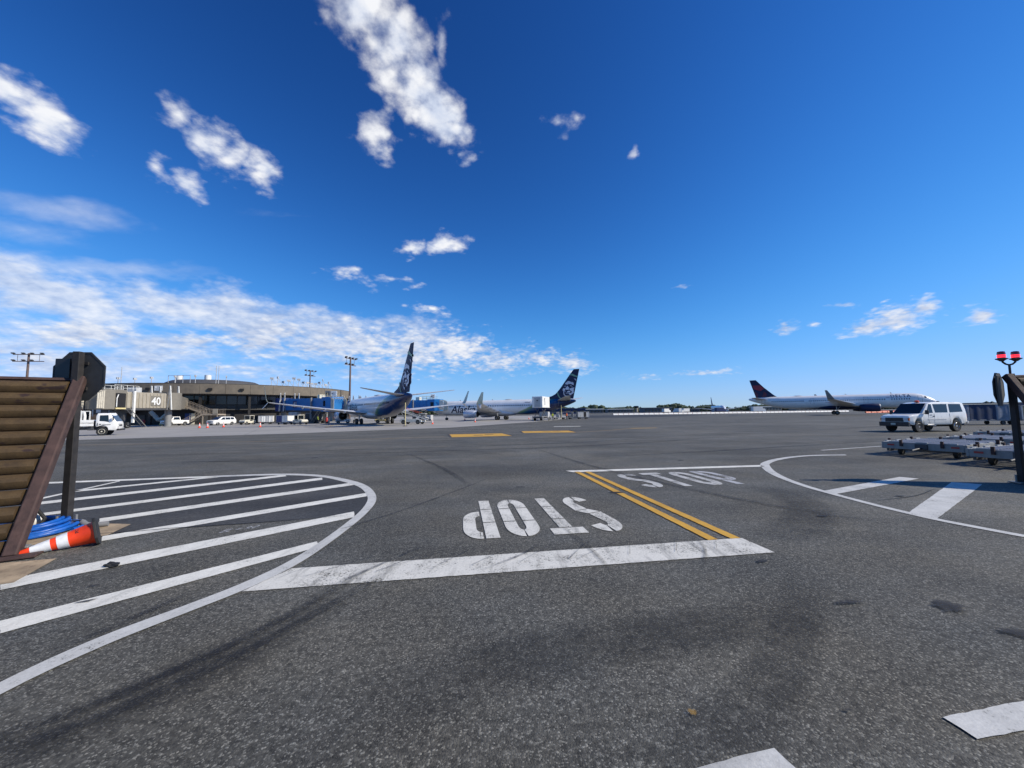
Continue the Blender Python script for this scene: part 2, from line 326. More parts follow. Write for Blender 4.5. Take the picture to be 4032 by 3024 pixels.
def concrete_mat():
    ma, T, b = base_mat('apron_concrete')
    co = T.new('ShaderNodeTexCoord').outputs['Object']
    n = T.noise(co, .12, 6, .6); f = T.noise(co, 3, 7, .65); s = T.noise(T.vmath('MULTIPLY', co, (.15, .8, 1)), .5, 6, .65)
    v = T.math('MULTIPLY', T.rng(n, .3, .7, .85, 1.12), T.rng(f, .3, .7, .9, 1.1))
    c = T.mix(1.0, (.335, .315, .285), T.vmath('SCALE', (1, 1, 1), scale=v), 'MULTIPLY')
    c = T.mix(T.rng(s, .54, .72, 0, .5, True), c, (.13, .125, .12))
    # slab joints every 7.5 m
    m = T.new('ShaderNodeMapping'); m.inputs['Rotation'].default_value = (0, 0, R(-30)); T.l.new(co, m.inputs[0])
    sx = T.new('ShaderNodeSeparateXYZ'); T.l.new(m.outputs[0], sx.inputs[0])
    j = None
    for o in sx.outputs[:2]:
        q = T.math('ABSOLUTE', T.math('SUBTRACT', T.math('FRACT', T.math('DIVIDE', o, 7.5)), .5)); q = T.math('LESS_THAN', q, .006)
        j = q if j is None else T.math('MAXIMUM', j, q)
    c = T.mix(T.math('MULTIPLY', j, .5), c, (.10, .095, .09))
    T.l.new(c, b.inputs['Base Color']); b.inputs['Roughness'].default_value = .85
concrete_mat()
# ------------------------------------------------------------------ mesh helpers
class MB:
    def __init__(s): s.v = []; s.f = []
    def add(s, vs, fs):
        o = len(s.v); s.v += [tuple(v) for v in vs]; s.f += [tuple(i + o for i in f) for f in fs]; return s
    def box(s, x0, x1, y0, y1, z0, z1, M=None):
        vs = [Vector((x, y, z)) for x in (x0, x1) for y in (y0, y1) for z in (z0, z1)]
        if M: vs = [M @ v for v in vs]
        return s.add(vs, [(0, 1, 3, 2), (4, 6, 7, 5), (0, 4, 5, 1), (2, 3, 7, 6), (0, 2, 6, 4), (1, 5, 7, 3)])
    def cbox(s, c, size, rz=0, rx=0, ry=0):
        M = Matrix.Translation(c) @ Matrix.Rotation(rz, 4, 'Z') @ Matrix.Rotation(ry, 4, 'Y') @ Matrix.Rotation(rx, 4, 'X')
        a, b, c_ = (q / 2 for q in size)
        return s.box(-a, a, -b, b, -c_, c_, M)
    def cyl(s, p0, p1, r0, r1=None, n=12, caps=True):
        r1 = r0 if r1 is None else r1; p0, p1 = Vector(p0), Vector(p1); d = (p1 - p0).normalized()
        a = d.orthogonal().normalized(); b = d.cross(a)
        ring = lambda p, r: [p + r * (math.cos(2 * math.pi * i / n) * a + math.sin(2 * math.pi * i / n) * b) for i in range(n)]
        fs = [(i, (i + 1) % n, n + (i + 1) % n, n + i) for i in range(n)]
        if caps: fs += [tuple(range(n))[::-1], tuple(range(n, 2 * n))]
        return s.add(ring(p0, r0) + ring(p1, r1), fs)
    def tube(s, pts, r, n=8, closed=False):
        pts = [Vector(p) for p in pts]; rings = []; a = None; m = len(pts)
        for i, p in enumerate(pts):
            d = (pts[(i + 1) % m if closed else min(i + 1, m - 1)] - pts[(i - 1) % m if closed else max(i - 1, 0)]).normalized()
            a = (a - d * a.dot(d)).normalized() if a else d.orthogonal().normalized()
            b = d.cross(a); rr = r[i] if isinstance(r, (list, tuple)) else r
            rings.append([p + rr * (math.cos(2 * math.pi * k / n) * a + math.sin(2 * math.pi * k / n) * b) for k in range(n)])
        return s.loft(rings, closed_end=closed)
    def loft(s, rings, caps=True, closed_end=False, wrap=True):
        n = len(rings[0]); vs = [v for r in rings for v in r]; fs = []; m = len(rings)
        for i in range(m if closed_end else m - 1):
            j = (i + 1) % m
            for k in range(n if wrap else n - 1):
                l = (k + 1) % n; fs.append((i * n + k, i * n + l, j * n + l, j * n + k))
        if caps and not closed_end: fs += [tuple(range(n))[::-1], tuple(range((m - 1) * n, m * n))]
        return s.add(vs, fs)
    def lathe(s, prof, n=24, M=None):
        rings = [[Vector((r * math.cos(2 * math.pi * k / n), r * math.sin(2 * math.pi * k / n), z)) for k in range(n)] for r, z in prof]
        if M: rings = [[M @ v for v in r] for r in rings]
        return s.loft(rings)
    def prism(s, poly, h0, h1, fn=None):
        """poly (a, b) pushed from h0 to h1; fn(a, b, h) -> point"""
        fn = fn or (lambda a, b, h: (a, b, h)); n = len(poly)
        vs = [fn(a, b, h0) for a, b in poly] + [fn(a, b, h1) for a, b in poly]
        return s.add(vs, [tuple(range(n))[::-1], tuple(range(n, 2 * n))] + [(i, (i + 1) % n, n + (i + 1) % n, n + i) for i in range(n)])
    def poly(s, pts): return s.add(pts, [tuple(range(len(pts)))])
    def mesh(s, name, smooth=None):
        me = bpy.data.meshes.new(name); me.from_pydata(s.v, [], s.f)
        bm = bmesh.new(); bm.from_mesh(me); bmesh.ops.recalc_face_normals(bm, faces=bm.faces); bm.to_mesh(me); bm.free()
        if smooth is not None:
            me.polygons.foreach_set('use_smooth', [True] * len(me.polygons)); me.set_sharp_from_angle(angle=R(smooth))
        me.update(); return me
    def build(s, name, m, parent=None, smooth=None, bevel=0, seg=2):
        me = s.mesh(name, smooth); me.materials.append(MATS[m])
        o = bpy.data.objects.new(name, me); col.objects.link(o)
        if parent: o.parent = parent
        if bevel:
            b = o.modifiers.new('bevel', 'BEVEL'); b.width = bevel; b.segments = seg; b.limit_method = 'ANGLE'; b.angle_limit = R(35)
        return o

def tag(o, label=None, cat=None, group=None, kind=None):
    if label: o['label'] = label
    if cat: o['category'] = cat
    if group: o['group'] = group
    if kind: o['kind'] = kind
    return o
def thing(name, label, cat, loc=(0, 0, 0), rz=0, group=None):
    o = bpy.data.objects.new(name, None); col.objects.link(o); o.empty_display_size = .3
    o.location = loc; o.rotation_euler = (0, 0, rz); return tag(o, label, cat, group)
def share(name, me, parent, loc=(0, 0, 0), rot=(0, 0, 0), scale=(1, 1, 1)):
    o = bpy.data.objects.new(name, me); col.objects.link(o); o.parent = parent; o.location = loc; o.rotation_euler = rot; o.scale = scale; return o
KIDS = {}
def copy_tree(o, parent=None):
    c = o.copy(); col.objects.link(c); c.parent = parent
    for ch in KIDSOF(o): copy_tree(ch, c)
    return c
def KIDSOF(o): return [q for q in col.objects if q.parent == o]
def clone(o, loc, rz, label=None):
    c = copy_tree(o); c.location = loc; c.rotation_euler = (0, 0, rz)
    if label: c['label'] = label
    return c
def struct(o): return tag(o, kind='structure')

def text_mb(txt, size, fn, shear=0, bold=0., cuts=None, spacing=1.0, extrude=0):
    """lettering as mesh, each point moved by fn(u, v)"""
    cu = bpy.data.curves.new('lettering', 'FONT'); cu.body = txt; cu.size = size; cu.shear = shear; cu.offset = bold; cu.resolution_u = 3; cu.space_character = spacing
    ob = bpy.data.objects.new('lettering', cu); me = bpy.data.meshes.new_from_object(ob)
    bm = bmesh.new(); bm.from_mesh(me)
    xs = [v.co.x for v in bm.verts]; ys = [v.co.y for v in bm.verts]
    for z in (cuts or []):
        y = min(ys) + (max(ys) - min(ys)) * z
        bmesh.ops.bisect_plane(bm, geom=bm.verts[:] + bm.edges[:] + bm.faces[:], plane_co=(0, y, 0), plane_no=(0, 1, 0))
    bm.verts.ensure_lookup_table(); mb = MB()
    x0, x1 = min(xs), max(xs)
    mb.add([fn(v.co.x - x0, v.co.y) for v in bm.verts], [[v.index for v in f.verts] for f in bm.faces])
    bm.free(); bpy.data.objects.remove(ob); bpy.data.meshes.remove(me); bpy.data.curves.remove(cu)
    mb.width = x1 - x0
    return mb

# ------------------------------------------------------------------ ground
def sheet(name, polys, z, m):
    mb = MB()
    for p in polys: mb.poly([(x, y, z) for x, y in p])
    return struct(mb.build(name, m))
g = MB()
def grid(x0, x1, y0, y1, nx, ny):
    vs = [(x0 + (x1 - x0) * i / nx, y0 + (y1 - y0) * j / ny, 0) for j in range(ny + 1) for i in range(nx + 1)]
    g.add(vs, [(j * (nx + 1) + i, j * (nx + 1) + i + 1, (j + 1) * (nx + 1) + i + 1, (j + 1) * (nx + 1) + i) for j in range(ny) for i in range(nx)])
grid(-6000, 6000, -6000, 6000, 24, 24)
struct(g.build('ground', 'asphalt'))
sheet('concrete_apron', [[(-300, -20), (-90, 8), (-36.9, 31.7), (-23.1, 38.4), (-8.0, 50.2), (2, 71), (11.3, 93.8), (22, 140), (30, 230), (-300, 400)]], .004, 'apron_concrete')
sheet('taxiway', [[(16, 112), (46, 120), (78, 152), (70, 205), (28, 195)]], .004, 'taxiway_dark')
# newer, darker surfacing behind the painted island
sheet('asphalt_patch', [[(-30, 2.2), (-6.36, 6.12), (-5.44, 6.37), (-4.58, 6.56), (-2.75, 7.1), (-2.95, 8.1), (-3.25, 8.9), (-3.75, 9.75), (-4.4, 10.5), (-5.5, 11.4), (-6.6, 11.85), (-7.6, 11.87), (-8.9, 11.65), (-13.2, 10.85), (-30, 7.5)]], .004, 'asphalt_dark')

Z1 = .008
def quad(name, pts, m, z=Z1):
    if min(p[1] for p in pts) > 20: return sheet(name, [pts], z, m)
    rj = random.Random(str(pts[0])); o = []      # brushed and rolled edges are never ruler straight
    for a, b in zip(pts, pts[1:] + pts[:1]):
        a, b = Vector(a), Vector(b); L = (b - a).length; n = max(1, int(L / .06)); nn = Vector((-(b - a).y, (b - a).x)) / max(L, .01)
        for i in range(n): o.append(tuple(a + (b - a) * i / n + nn * (rj.uniform(-.0045, .0045) if i else 0)))
    return sheet(name, [o], z, m)
def ribbon(name, outer, inner, m, z=Z1):
    mb = MB(); n = len(outer)
    def dens(a):
        o = []
        for i in range(n - 1):      # Catmull-Rom so that arcs stay round
            p0, p1, p2, p3 = (Vector(a[max(0, min(n - 1, i + k))]) for k in (-1, 0, 1, 2))
            for t in (0, .25, .5, .75):
                o.append(.5 * ((2 * p1) + (p2 - p0) * t + (2 * p0 - 5 * p1 + 4 * p2 - p3) * t * t + (3 * p1 - p0 - 3 * p2 + p3) * t ** 3))
        return o + [Vector(a[-1])]
    O, I = dens(outer), dens(inner); k = len(O)
    mb.add([(p.x, p.y, z) for p in O] + [(p.x, p.y, z) for p in I], [(i, i + 1, k + i + 1, k + i) for i in range(k - 1)])
    return struct(mb.build(name, m))
# painted island with hatching
ST = [[(-13.31,10.98),(-9.02,11.79),(-8.83,11.54),(-13.0,10.73)], [(-10.68,8.64),(-11.22,11.11),(-11.09,10.98),(-10.47,8.46)],
 [(-10.94,9.69),(-8.81,11.81),(-8.65,11.6),(-10.72,9.5)], [(-10.33,8.34),(-6.96,11.86),(-6.73,11.56),(-10.02,8.09)], [(-9.1,7.32),(-5.51,11.24),(-5.32,10.86),(-8.85,7.12)],
 [(-7.4,7.01),(-4.24,10.38),(-4.08,10.0),(-7.14,6.76)], [(-6.25,5.98),(-3.36,8.99),(-3.23,8.62),(-6.02,5.75)], [(-5.73,4.42),(-2.97,7.29),(-2.80,6.9),(-5.41,4.18)], [(-4.59,3.56),(-2.81,5.62),(-2.66,5.4),(-4.32,3.36)]]
for i, q in enumerate(ST): quad('hatch_stripe', q, 'paint_white', Z1)
ribbon('island_outline',
 [(-3.30,2.0),(-3.36,2.64),(-3.24,3.17),(-3.0,3.68),(-2.79,4.12),(-2.63,4.7),(-2.59,5.33),(-2.61,6.26),(-2.68,7.17),(-2.84,8.07),(-3.16,8.92),(-3.69,9.85),(-4.40,10.66),(-5.57,11.58),(-6.7,12.01),(-7.75,12.02),(-9.02,11.79)],
 [(-3.47,2.05),(-3.52,2.72),(-3.41,3.27),(-3.14,3.8),(-2.94,4.24),(-2.79,4.8),(-2.75,5.48),(-2.78,6.42),(-2.86,7.3),(-3.05,8.17),(-3.34,8.86),(-3.80,9.65),(-4.40,10.32),(-5.46,11.24),(-6.52,11.68),(-7.56,11.72),(-8.83,11.54)], 'paint_white_soft', Z1 + .003)
quad('stop_bar', [(-2.80,4.08),(3.29,4.99),(3.21,5.55),(-2.62,4.66)], 'paint_white_scuffed', Z1)
quad('stop_bar', [(1.62,11.98),(8.05,12.70),(8.02,12.36),(1.80,11.66)], 'paint_white', Z1)
for a, b in (((2.70,5.47),(1.85,11.72)), ((3.04,5.52),(2.15,11.74))):
    quad('yellow_line', [a, (a[0] + .145, a[1] + .02), (b[0] + .155, b[1] + .02), b], 'paint_yellow', Z1 + .003)
ribbon('edge_line', [(13.09,15.3),(11.88,15.29),(10.66,14.88),(9.37,14.06),(8.48,13.24),(8.02,12.6),(7.42,11.42),(7.03,10.32),(6.8,9.3),(6.72,8.51),(6.68,7.43),(6.72,6.52),(6.84,6.0),(7.1,5.3),(7.5,4.5)],
 [(12.97,15.06),(11.76,15.02),(10.6,14.6),(9.42,13.8),(8.62,13.02),(8.2,12.4),(7.62,11.3),(7.2,10.22),(6.96,9.25),(6.87,8.45),(6.83,7.43),(6.87,6.55),(6.99,6.06),(7.24,5.38),(7.64,4.58)], 'paint_white_soft', Z1)
quad('hatch_stripe', [(6.74,8.57),(6.82,8.28),(10.36,9.95),(10.14,10.23)], 'paint_white_soft', Z1 - .002)
quad('hatch_stripe', [(6.80,6.76),(6.90,6.40),(10.96,9.12),(10.62,9.45)], 'paint_white_soft', Z1 - .002)
quad('edge_line', [(13.5,17.06),(13.56,16.93),(17.7,18.5),(17.62,18.6)], 'paint_white_soft', Z1)
quad('edge_line', [(30.5,24.6),(30.6,24.5),(36.5,28.6),(36.4,28.72)], 'paint_white_soft', Z1)
quad('lane_dash', [(.28,1.93),(1.37,2.18),(1.42,1.98),(.4,1.75)], 'paint_white_soft', Z1)
quad('lane_dash', [(2.48,2.37),(2.50,2.22),(3.4,2.37),(3.38,2.54)], 'paint_white_soft', Z1)
quad('lane_dash', [(5.3,49.6),(8.73,49.8),(8.6,48.6),(5.2,48.5)], 'paint_white', Z1)
# taxi guide lines and surface-painted signs
def line(name, pts, w, m, z=Z1):
    mb = MB(); P = [Vector((x, y, 0)) for x, y in pts]; a = []; b = []
    for i, p in enumerate(P):
        d = (P[min(i + 1, len(P) - 1)] - P[max(i - 1, 0)]).normalized(); n = Vector((-d.y, d.x, 0)) * w / 2
        a.append(p + n); b.append(p - n)
    k = len(P); mb.add([(p.x, p.y, z) for p in a + b], [(i, i + 1, k + i + 1, k + i) for i in range(k - 1)])
    return struct(mb.build(name, m))
line('taxi_line', [(-60, 21), (-29.9, 25.8), (-22.6, 26.7), (-10.2, 28.6), (-5.4, 30.6)], .16, 'paint_yellow_old')
line('taxi_line', [(5.6, 34.6), (7.2, 35.6), (9.9, 38.0), (12.6, 41.1)], .22, 'paint_yellow_old')
for q, mk in (([(-4.64,29.5),(-.04,30.49),(-.96,34.27),(-5.49,33.61)], [(.35, .42, .42, .52), (.10, .78, .12, .80)]), ([(.99,34.61),(5.72,34.5),(5.48,37.91),(.85,37.66)], [(.42, .58, .62, .70)])):
    P = [Vector((x, y, 0)) for x, y in q]; c = sum(P, Vector()) / 4
    quad('surface_sign_border', [tuple((c + (p - c) * 1.09)[:2]) for p in P], 'asphalt_dark', Z1 - .003)
    quad('surface_sign', [tuple(p[:2]) for p in P], 'paint_yellow', Z1)
    bl = lambda s, t: tuple(((P[0] * (1 - s) + P[1] * s) * (1 - t) + (P[3] * (1 - s) + P[2] * s) * t)[:2])
    for (s0, s1, t0, t1) in ((.40, .56, .40, .52), (.62, .78, .58, .70)):
        quad('surface_sign_mark', [bl(s0, t0), bl(s1, t0), bl(s1, t1), bl(s0, t1)], 'asphalt_dark', Z1 + .004)
quad('surface_sign', [(12.5,40.5),(15.5,41.2),(15.8,42.5),(12.8,42.2)], 'paint_yellow_old', Z1)
line('taxi_line', [(-31.0, 66.5), (-27.5, 56.5), (-24.5, 53.6), (-20.0, 54.5), (-15, 58)], .35, 'paint_yellow_old', .012)

# STOP lettering: stencilled, built stroke by stroke
def stencil(word, origin, ex, ey, m_list, h=2.38, w=.56, pitch=.70, st=.19, gap=.035):
    ex, ey, o = Vector(ex), Vector(ey), Vector(origin)
    for li, ch in enumerate(word):
        mb = MB()
        def put(poly, li=li, mb=mb):
            mb.poly([tuple((o + ex * (li * pitch + a) + ey * b)) + (Z1 + .001,) for a, b in poly])
        def arc(cx, cy, rx, ry, a0, a1, n=7, t=st, ty=None):
            ty = ty or t * 1.55
            pts = [(a0 + (a1 - a0) * i / n) for i in range(n + 1)]
            for p, q in zip(pts, pts[1:]):
                f = lambda u, k: (cx + (rx - t * k) * math.cos(R(u)), cy + (ry - ty * k) * math.sin(R(u)))
                put([f(p, 0), f(q, 0), f(q, 1), f(p, 1)])
        bar = lambda a0, a1, b0, b1: put([(a0, b0), (a1, b0), (a1, b1), (a0, b1)])
        r = w / 2; ry = .52; cuts = (h * .30, h * .66)
        def vert(a0, a1, b0, b1):
            ys = [b0] + [c for c in cuts if b0 + .1 < c < b1 - .1] + [b1]
            for p, q in zip(ys, ys[1:]): bar(a0, a1, p + (gap / 2 if p != b0 else 0), q - (gap / 2 if q != b1 else 0))
        if ch == 'O':
            for s0 in (0, 1):
                arc(r, h - ry, r, ry, 87 if not s0 else 180, 0 if not s0 else 93); arc(r, ry, r, ry, 0 if not s0 else 180, -87 if not s0 else 267)
            vert(0, st, ry, h - ry); vert(w - st, w, ry, h - ry)
        elif ch == 'T':
            vert(r - st / 2, r + st / 2, 0, h - .33); bar(0, w, h - .30, h)
        elif ch == 'P':
            vert(0, st, 0, h); arc(r, h - ry, r, ry, 86, 0); arc(r, h - 1.02, r, .50, 0, -86); bar(w - st, w, h - 1.02, h - ry)
            bar(st + gap, r + .02, h - .295, h); bar(st + gap, r + .02, h - 1.52, h - 1.225)
        elif ch == 'S':
            arc(r, h - ry, r, ry, 20, 84); arc(r, h - ry, r, ry, 96, 180); put([(0, h - ry), (st, h - ry), (r + .12, h * .5 - .13), (r - .05, h * .5 - .28)] if 0 else [(0, h - ry), (st, h - ry), (st + .10, h * .5 + .16), (.06, h * .5 + .06)])
            put([(.075, h * .5 + .035), (st + .115, h * .5 + .135), (w - .06, h * .5 - .06), (w - st - .10, h * .5 - .16)])
            put([(w - .045, h * .5 - .085), (w - st - .085, h * .5 - .185), (w - st, ry), (w, ry)])
            arc(r, ry, r, ry, 0, -84); arc(r, ry, r, ry, -96, -160)
        struct(mb.build('stop_lettering', m_list[li]))
E1, E2 = Vector((.990, .139)), Vector((-.136, .991))
stencil('STOP', (1.46, 8.32), -E1, -E2, ['paint_white_scuffed', 'paint_white_scuffed', 'paint_white_scuffed', 'paint_white_scuffed'], h=2.38, w=.53, pitch=.665, st=.205)
stencil('STOP', (3.14, 9.18), E1, E2, ['paint_worn', 'paint_worn', 'paint_worn', 'paint_faded'], h=2.05, w=.58, pitch=.78, st=.2)
# survey mark sprayed by hand
mk = text_mb('EL = 9.0', .17, lambda u, v: (-4.50 + .72 * u - .10 * v - .05, 6.06 + .43 * u + 1.5 * v, Z1 + .004), shear=.1)
struct(mk.build('survey_lettering', 'paint_faded'))

# tyre marks, crack seal and oil: thin soft-edged films on the asphalt
def film(name, pts, w, m, z=.014, taper=True):
    P = [Vector((x, y, 0)) for x, y in pts]; Q = []
    n = len(P)
    for i in range(n - 1):
        p0, p1, p2, p3 = (P[max(0, min(n - 1, i + k))] for k in (-1, 0, 1, 2))
        for t in [q / 6 for q in range(6)]:
            Q.append(.5 * ((2 * p1) + (p2 - p0) * t + (2 * p0 - 5 * p1 + 4 * p2 - p3) * t * t + (3 * p1 - p0 - 3 * p2 + p3) * t ** 3))
    Q.append(P[-1]); vs = []; al = []
    for i, p in enumerate(Q):
        d = (Q[min(i + 1, len(Q) - 1)] - Q[max(i - 1, 0)]).normalized(); nn = Vector((-d.y, d.x, 0))
        e = min(1, 3.5 * min(i, len(Q) - 1 - i) / len(Q)) if taper else 1
        for k, a in ((-.5, 0), (-.25, 1), (.25, 1), (.5, 0)): q = p + nn * w * k; vs.append((q.x, q.y, z)); al.append(a * e)
    mb = MB().add(vs, [(4 * i + k, 4 * i + k + 1, 4 * i + k + 5, 4 * i + k + 4) for i in range(len(Q) - 1) for k in range(3)])
    o = mb.build(name, m); at = o.data.attributes.new('edge', 'FLOAT', 'POINT'); at.data.foreach_set('value', al); return struct(o)
def blot(name, c, rx, ry, m, rz=0, z=.016, seed=1):
    rnd = random.Random(seed); n = 18; vs = [(c[0], c[1], z)]; al = [1.0]
    rr = [rnd.uniform(.65, 1.15) for _ in range(n)]
    for k, (s, a) in enumerate(((.7, .9), (1.0, 0))):
        for i in range(n):
            t = 2 * math.pi * i / n; x, y = rx * s * rr[i] * math.cos(t), ry * s * rr[i] * math.sin(t)
            vs.append((c[0] + x * math.cos(rz) - y * math.sin(rz), c[1] + x * math.sin(rz) + y * math.cos(rz), z)); al.append(a)
    fs = [(0, 1 + i, 1 + (i + 1) % n) for i in range(n)] + [(1 + i, 1 + n + i, 1 + n + (i + 1) % n, 1 + (i + 1) % n) for i in range(n)]
    o = MB().add(vs, fs).build(name, m); at = o.data.attributes.new('edge', 'FLOAT', 'POINT'); at.data.foreach_set('value', al); return struct(o)
film('tyre_mark', [(-3.4,2.0),(-2.84,2.38),(-2.63,2.55),(-2.45,2.80),(-2.22,3.18),(-1.99,3.69),(-1.76,4.42),(-1.6,5.2)], .13, 'tyre_mark')
film('tyre_mark', [(-3.3,1.9),(-2.8,2.22),(-2.56,2.37),(-2.30,2.68),(-2.06,3.06),(-1.83,3.56),(-1.57,4.18),(-1.3,5.0)], .15, 'tyre_mark', .017)
film('soft_smear', [(-3.6,1.7),(-2.75,2.25),(-2.3,2.75),(-1.95,3.4),(-1.6,4.3)], .62, 'soft_smear', .0125)
film('soft_smear', [(-1.2,2.4),(0.2,3.0),(1.4,3.3),(2.6,3.5)], .75, 'soft_smear', .0127)
film('soft_smear', [(.6,2.0),(1.6,2.6),(2.4,3.4),(3.2,4.3)], .45, 'soft_smear', .0129)
film('soft_smear', [(3.4,5.6),(4.6,6.2),(5.6,7.6),(5.9,9.5)], .9, 'soft_smear', .0131)
film('tyre_mark', [(-3.55,3.1),(-3.42,3.56),(-3.3,4.1)], .12, 'tyre_mark')
film('tyre_mark', [(-2.75,6.2),(-2.61,6.36),(-2.03,7.42),(-1.2,9.4),(-.6,11)], .09, 'tyre_mark')
film('tyre_mark', [(-.4,4.5),(.1,5.0),(.35,5.4)], .06, 'tyre_mark', .02); film('tyre_mark', [(-2.0,4.0),(-1.55,4.8),(-1.2,5.4)], .07, 'tyre_mark', .021)
for i in range(12):
    rr = random.Random(300 + i); x = -2.5 + 5.6 * i / 12 + rr.uniform(-.2, .2); y = 4.35 + (x + 2.6) * .148; s = rr.uniform(-.1, .9)
    film('tyre_mark', [(x - .22 * s - .1, y - .02), (x, y + .25), (x + .25 * s + .12, y + .55)], rr.uniform(.012, .035), 'tyre_mark', .0215 + i * 2e-4, False)
film('tyre_mark', [(1.1,4.3),(1.0,5.2),(.7,6.4)], .07, 'tyre_mark', .02); film('tyre_mark', [(2.2,4.6),(2.5,5.2),(2.55,5.8)], .06, 'tyre_mark', .02)
film('tyre_mark', [(-14,17),(-6,18.2),(2,20),(9,23),(16,28)], .35, 'tyre_mark'); film('tyre_mark', [(-12,19.4),(-4,20.6),(4,23),(12,27.5)], .35, 'tyre_mark', .017)
film('tyre_mark', [(2,15),(9,17.2),(18,20.5),(26,22.5)], .3, 'tyre_mark'); film('tyre_mark', [(6,6),(4.5,8),(2.6,13),(1,20)], .22, 'tyre_mark', .019)
film('tyre_mark', [(-1,9.5),(-2.4,13),(-5,18)], .2, 'tyre_mark', .02)
film('tyre_mark', [(20,30),(40,40),(60,46)], .5, 'tyre_mark'); film('tyre_mark', [(0,44),(20,52),(48,60)], .6, 'tyre_mark', .018); film('tyre_mark', [(30,70),(60,82),(90,88)], .9, 'tyre_mark')
film('crack_seal', [(-8,6.0),(-6.36,6.12),(-5.44,6.37),(-4.58,6.56),(-3.6,6.8),(-2.9,7.05)], .03, 'crack_seal', .013)
film('crack_seal', [(6.9,7.6),(8.2,8.0),(9.4,8.7)], .03, 'crack_seal', .013)
film('crack_seal', [(-13.5,15.4),(-10.5,15.6)], .12, 'crack_seal', .013)
blot('oil_stain', (3.92, 3.62), .16, .13, 'oil_stain', .4, seed=3); blot('oil_stain', (4.0, 3.17), .14, .10, 'oil_stain', -.5, seed=5); blot('oil_stain', (2.95, 4.70), .10, .055, 'oil_stain', .2, seed=8)
blot('oil_stain', (1.98, 2.425), .03, .012, 'oil_stain', 0, seed=9); blot('oil_stain', (7.9, 8.0), .14, .06, 'oil_stain', .2, seed=11); blot('oil_stain', (5.2, 6.6), .12, .08, 'oil_stain', .2, seed=12)
blot('oil_stain', (-4.2, 3.9), .10, .03, 'oil_stain', .5, seed=13); blot('oil_stain', (-4.5, 4.25), .07, .02, 'oil_stain', .4, seed=14); blot('oil_stain', (.85, 6.0), .02, .015, 'oil_stain', 0, .018, 15)
blot('ochre_spot', (1.05, 2.42), .035, .03, 'ochre_spot', 0, seed=21)
for i in range(16):
    rr = random.Random(100 + i); y = rr.uniform(3, 26); x = rr.uniform(-.9, 1.1) * y
    if (x < -2.2 and y < 13) or 3.9 < y < 8.6: continue
    blot('oil_stain', (x, y), rr.uniform(.05, .22), rr.uniform(.04, .12), 'oil_stain', rr.uniform(-.5, .5), .0155 + i * 1e-4, 30 + i)
# concrete pads by the blast fence
sheet('concrete_pad', [[(-5.87, 5.07), (-5.50, 4.36), (-6.6, 3.7), (-7.6, 4.3), (-7.1, 4.75)]], .010, 'pad_concrete')
sheet('concrete_pad', [[(-6.45, 6.62), (-6.22, 6.02), (-6.75, 5.62), (-8.3, 5.55), (-8.8, 6.3), (-7.6, 6.75)]], .010, 'pad_concrete')
# ------------------------------------------------------------------ blast fences with sign posts
def blast_fence(label, foot, rz, back, L, lean, H, sign_post, n=12, louver_seed=0, ph=2.93):
    t = thing('blast_fence', label, 'blast fence', (foot[0], foot[1], 0), rz)
    S = math.hypot(lean, H); ca, sa = H / S, lean / S
    # slant coordinate s (0 foot .. S top), normal k (out towards the viewer)
    P = lambda x, s, k: (x, back * (s * sa) - back * k * ca, s * ca + k * sa)
    prof = [(.004, -.02), (-.006, .035), (.012, .085), (.05, .122), (.10, .134), (.155, .112), (.20, .062), (.236, -.01)]
    rnd = random.Random(louver_seed); p = S / n
    for i in range(n):
        k = p / .244; dx = rnd.uniform(-.006, .006); mb = MB()
        N = 10; rings = []
        for j in range(N + 1):
            x = .02 + (L - .02) * j / N; w = rnd.uniform(-.003, .003)
            rings.append([P(x, i * p + a * k + w, b + dx + w) for a, b in prof])
        mb.loft(rings); mb.build('louver', 'rust_louver', t, smooth=30)
    b = MB(); w, d = .072, .11      # the sloping end beam, a channel with flanges
    sec = [(-w, -.02), (w, -.02), (w, d), (w - .02, d + .012), (-w + .02, d + .012), (-w, d)]
    b.loft([[P(x - .08, s, k) for x, k in sec] for s in (-.02, S * .5, S + .04)]); b.build('end_beam', 'rust_beam', t, bevel=.012)
    fp = MB(); fp.box(-.36, .06, -.24, .24, .014, .04); fp.build('foot_plate', 'rust_beam', t, bevel=.006)
    for x in [q for q in (2.3, 4.7, 7.0) if q < L]:
        m = MB(); m.loft([[P(x + a, s, k) for a, k in ((-.07, -.03), (.07, -.03), (.07, -.16), (-.07, -.16))] for s in (0, S)]); m.build('back_frame', 'rust_beam', t)
        m = MB(); m.box(x - .06, x + .06, back * (lean - .02) - .06, back * (lean - .02) + .06, 0, H - .1); m.build('back_post', 'dark_post', t)
    m = MB(); m.loft([[P(x, S + .0, -.03), P(x, S + .05, -.03), P(x, S + .05, .04), P(x, S, .04)] for x in (.02, L)]); m.build('top_rail', 'rust_beam', t)
    px, py = sign_post; m = MB(); Mp = Matrix.Translation((px, py, 0)) @ Matrix.Rotation(-rz + R(8), 4, 'Z'); m.box(-.052, .052, -.052, .052, 0, ph, Mp)
    q = m.build('post', 'dark_post', t, bevel=.008)
    m = MB(); m.box(px - .15, px + .15, py - .15, py + .15, .012, .035); m.build('post_plate', 'galvanised', t)
    for sx in (-1, 1):
        m = MB(); m.cyl((px + sx * .11, py, .03), (px + sx * .11, py, .20), .018, n=8); m.build('anchor_bolt', 'galvanised', t, smooth=40)
    return t
def to_local(p, foot, rz):
    v = Matrix.Rotation(-rz, 2) @ (Vector(p) - Vector(foot)); return (v.x, v.y)
fl, rl = (-6.62, 5.12), math.atan2(-.52, -.85)
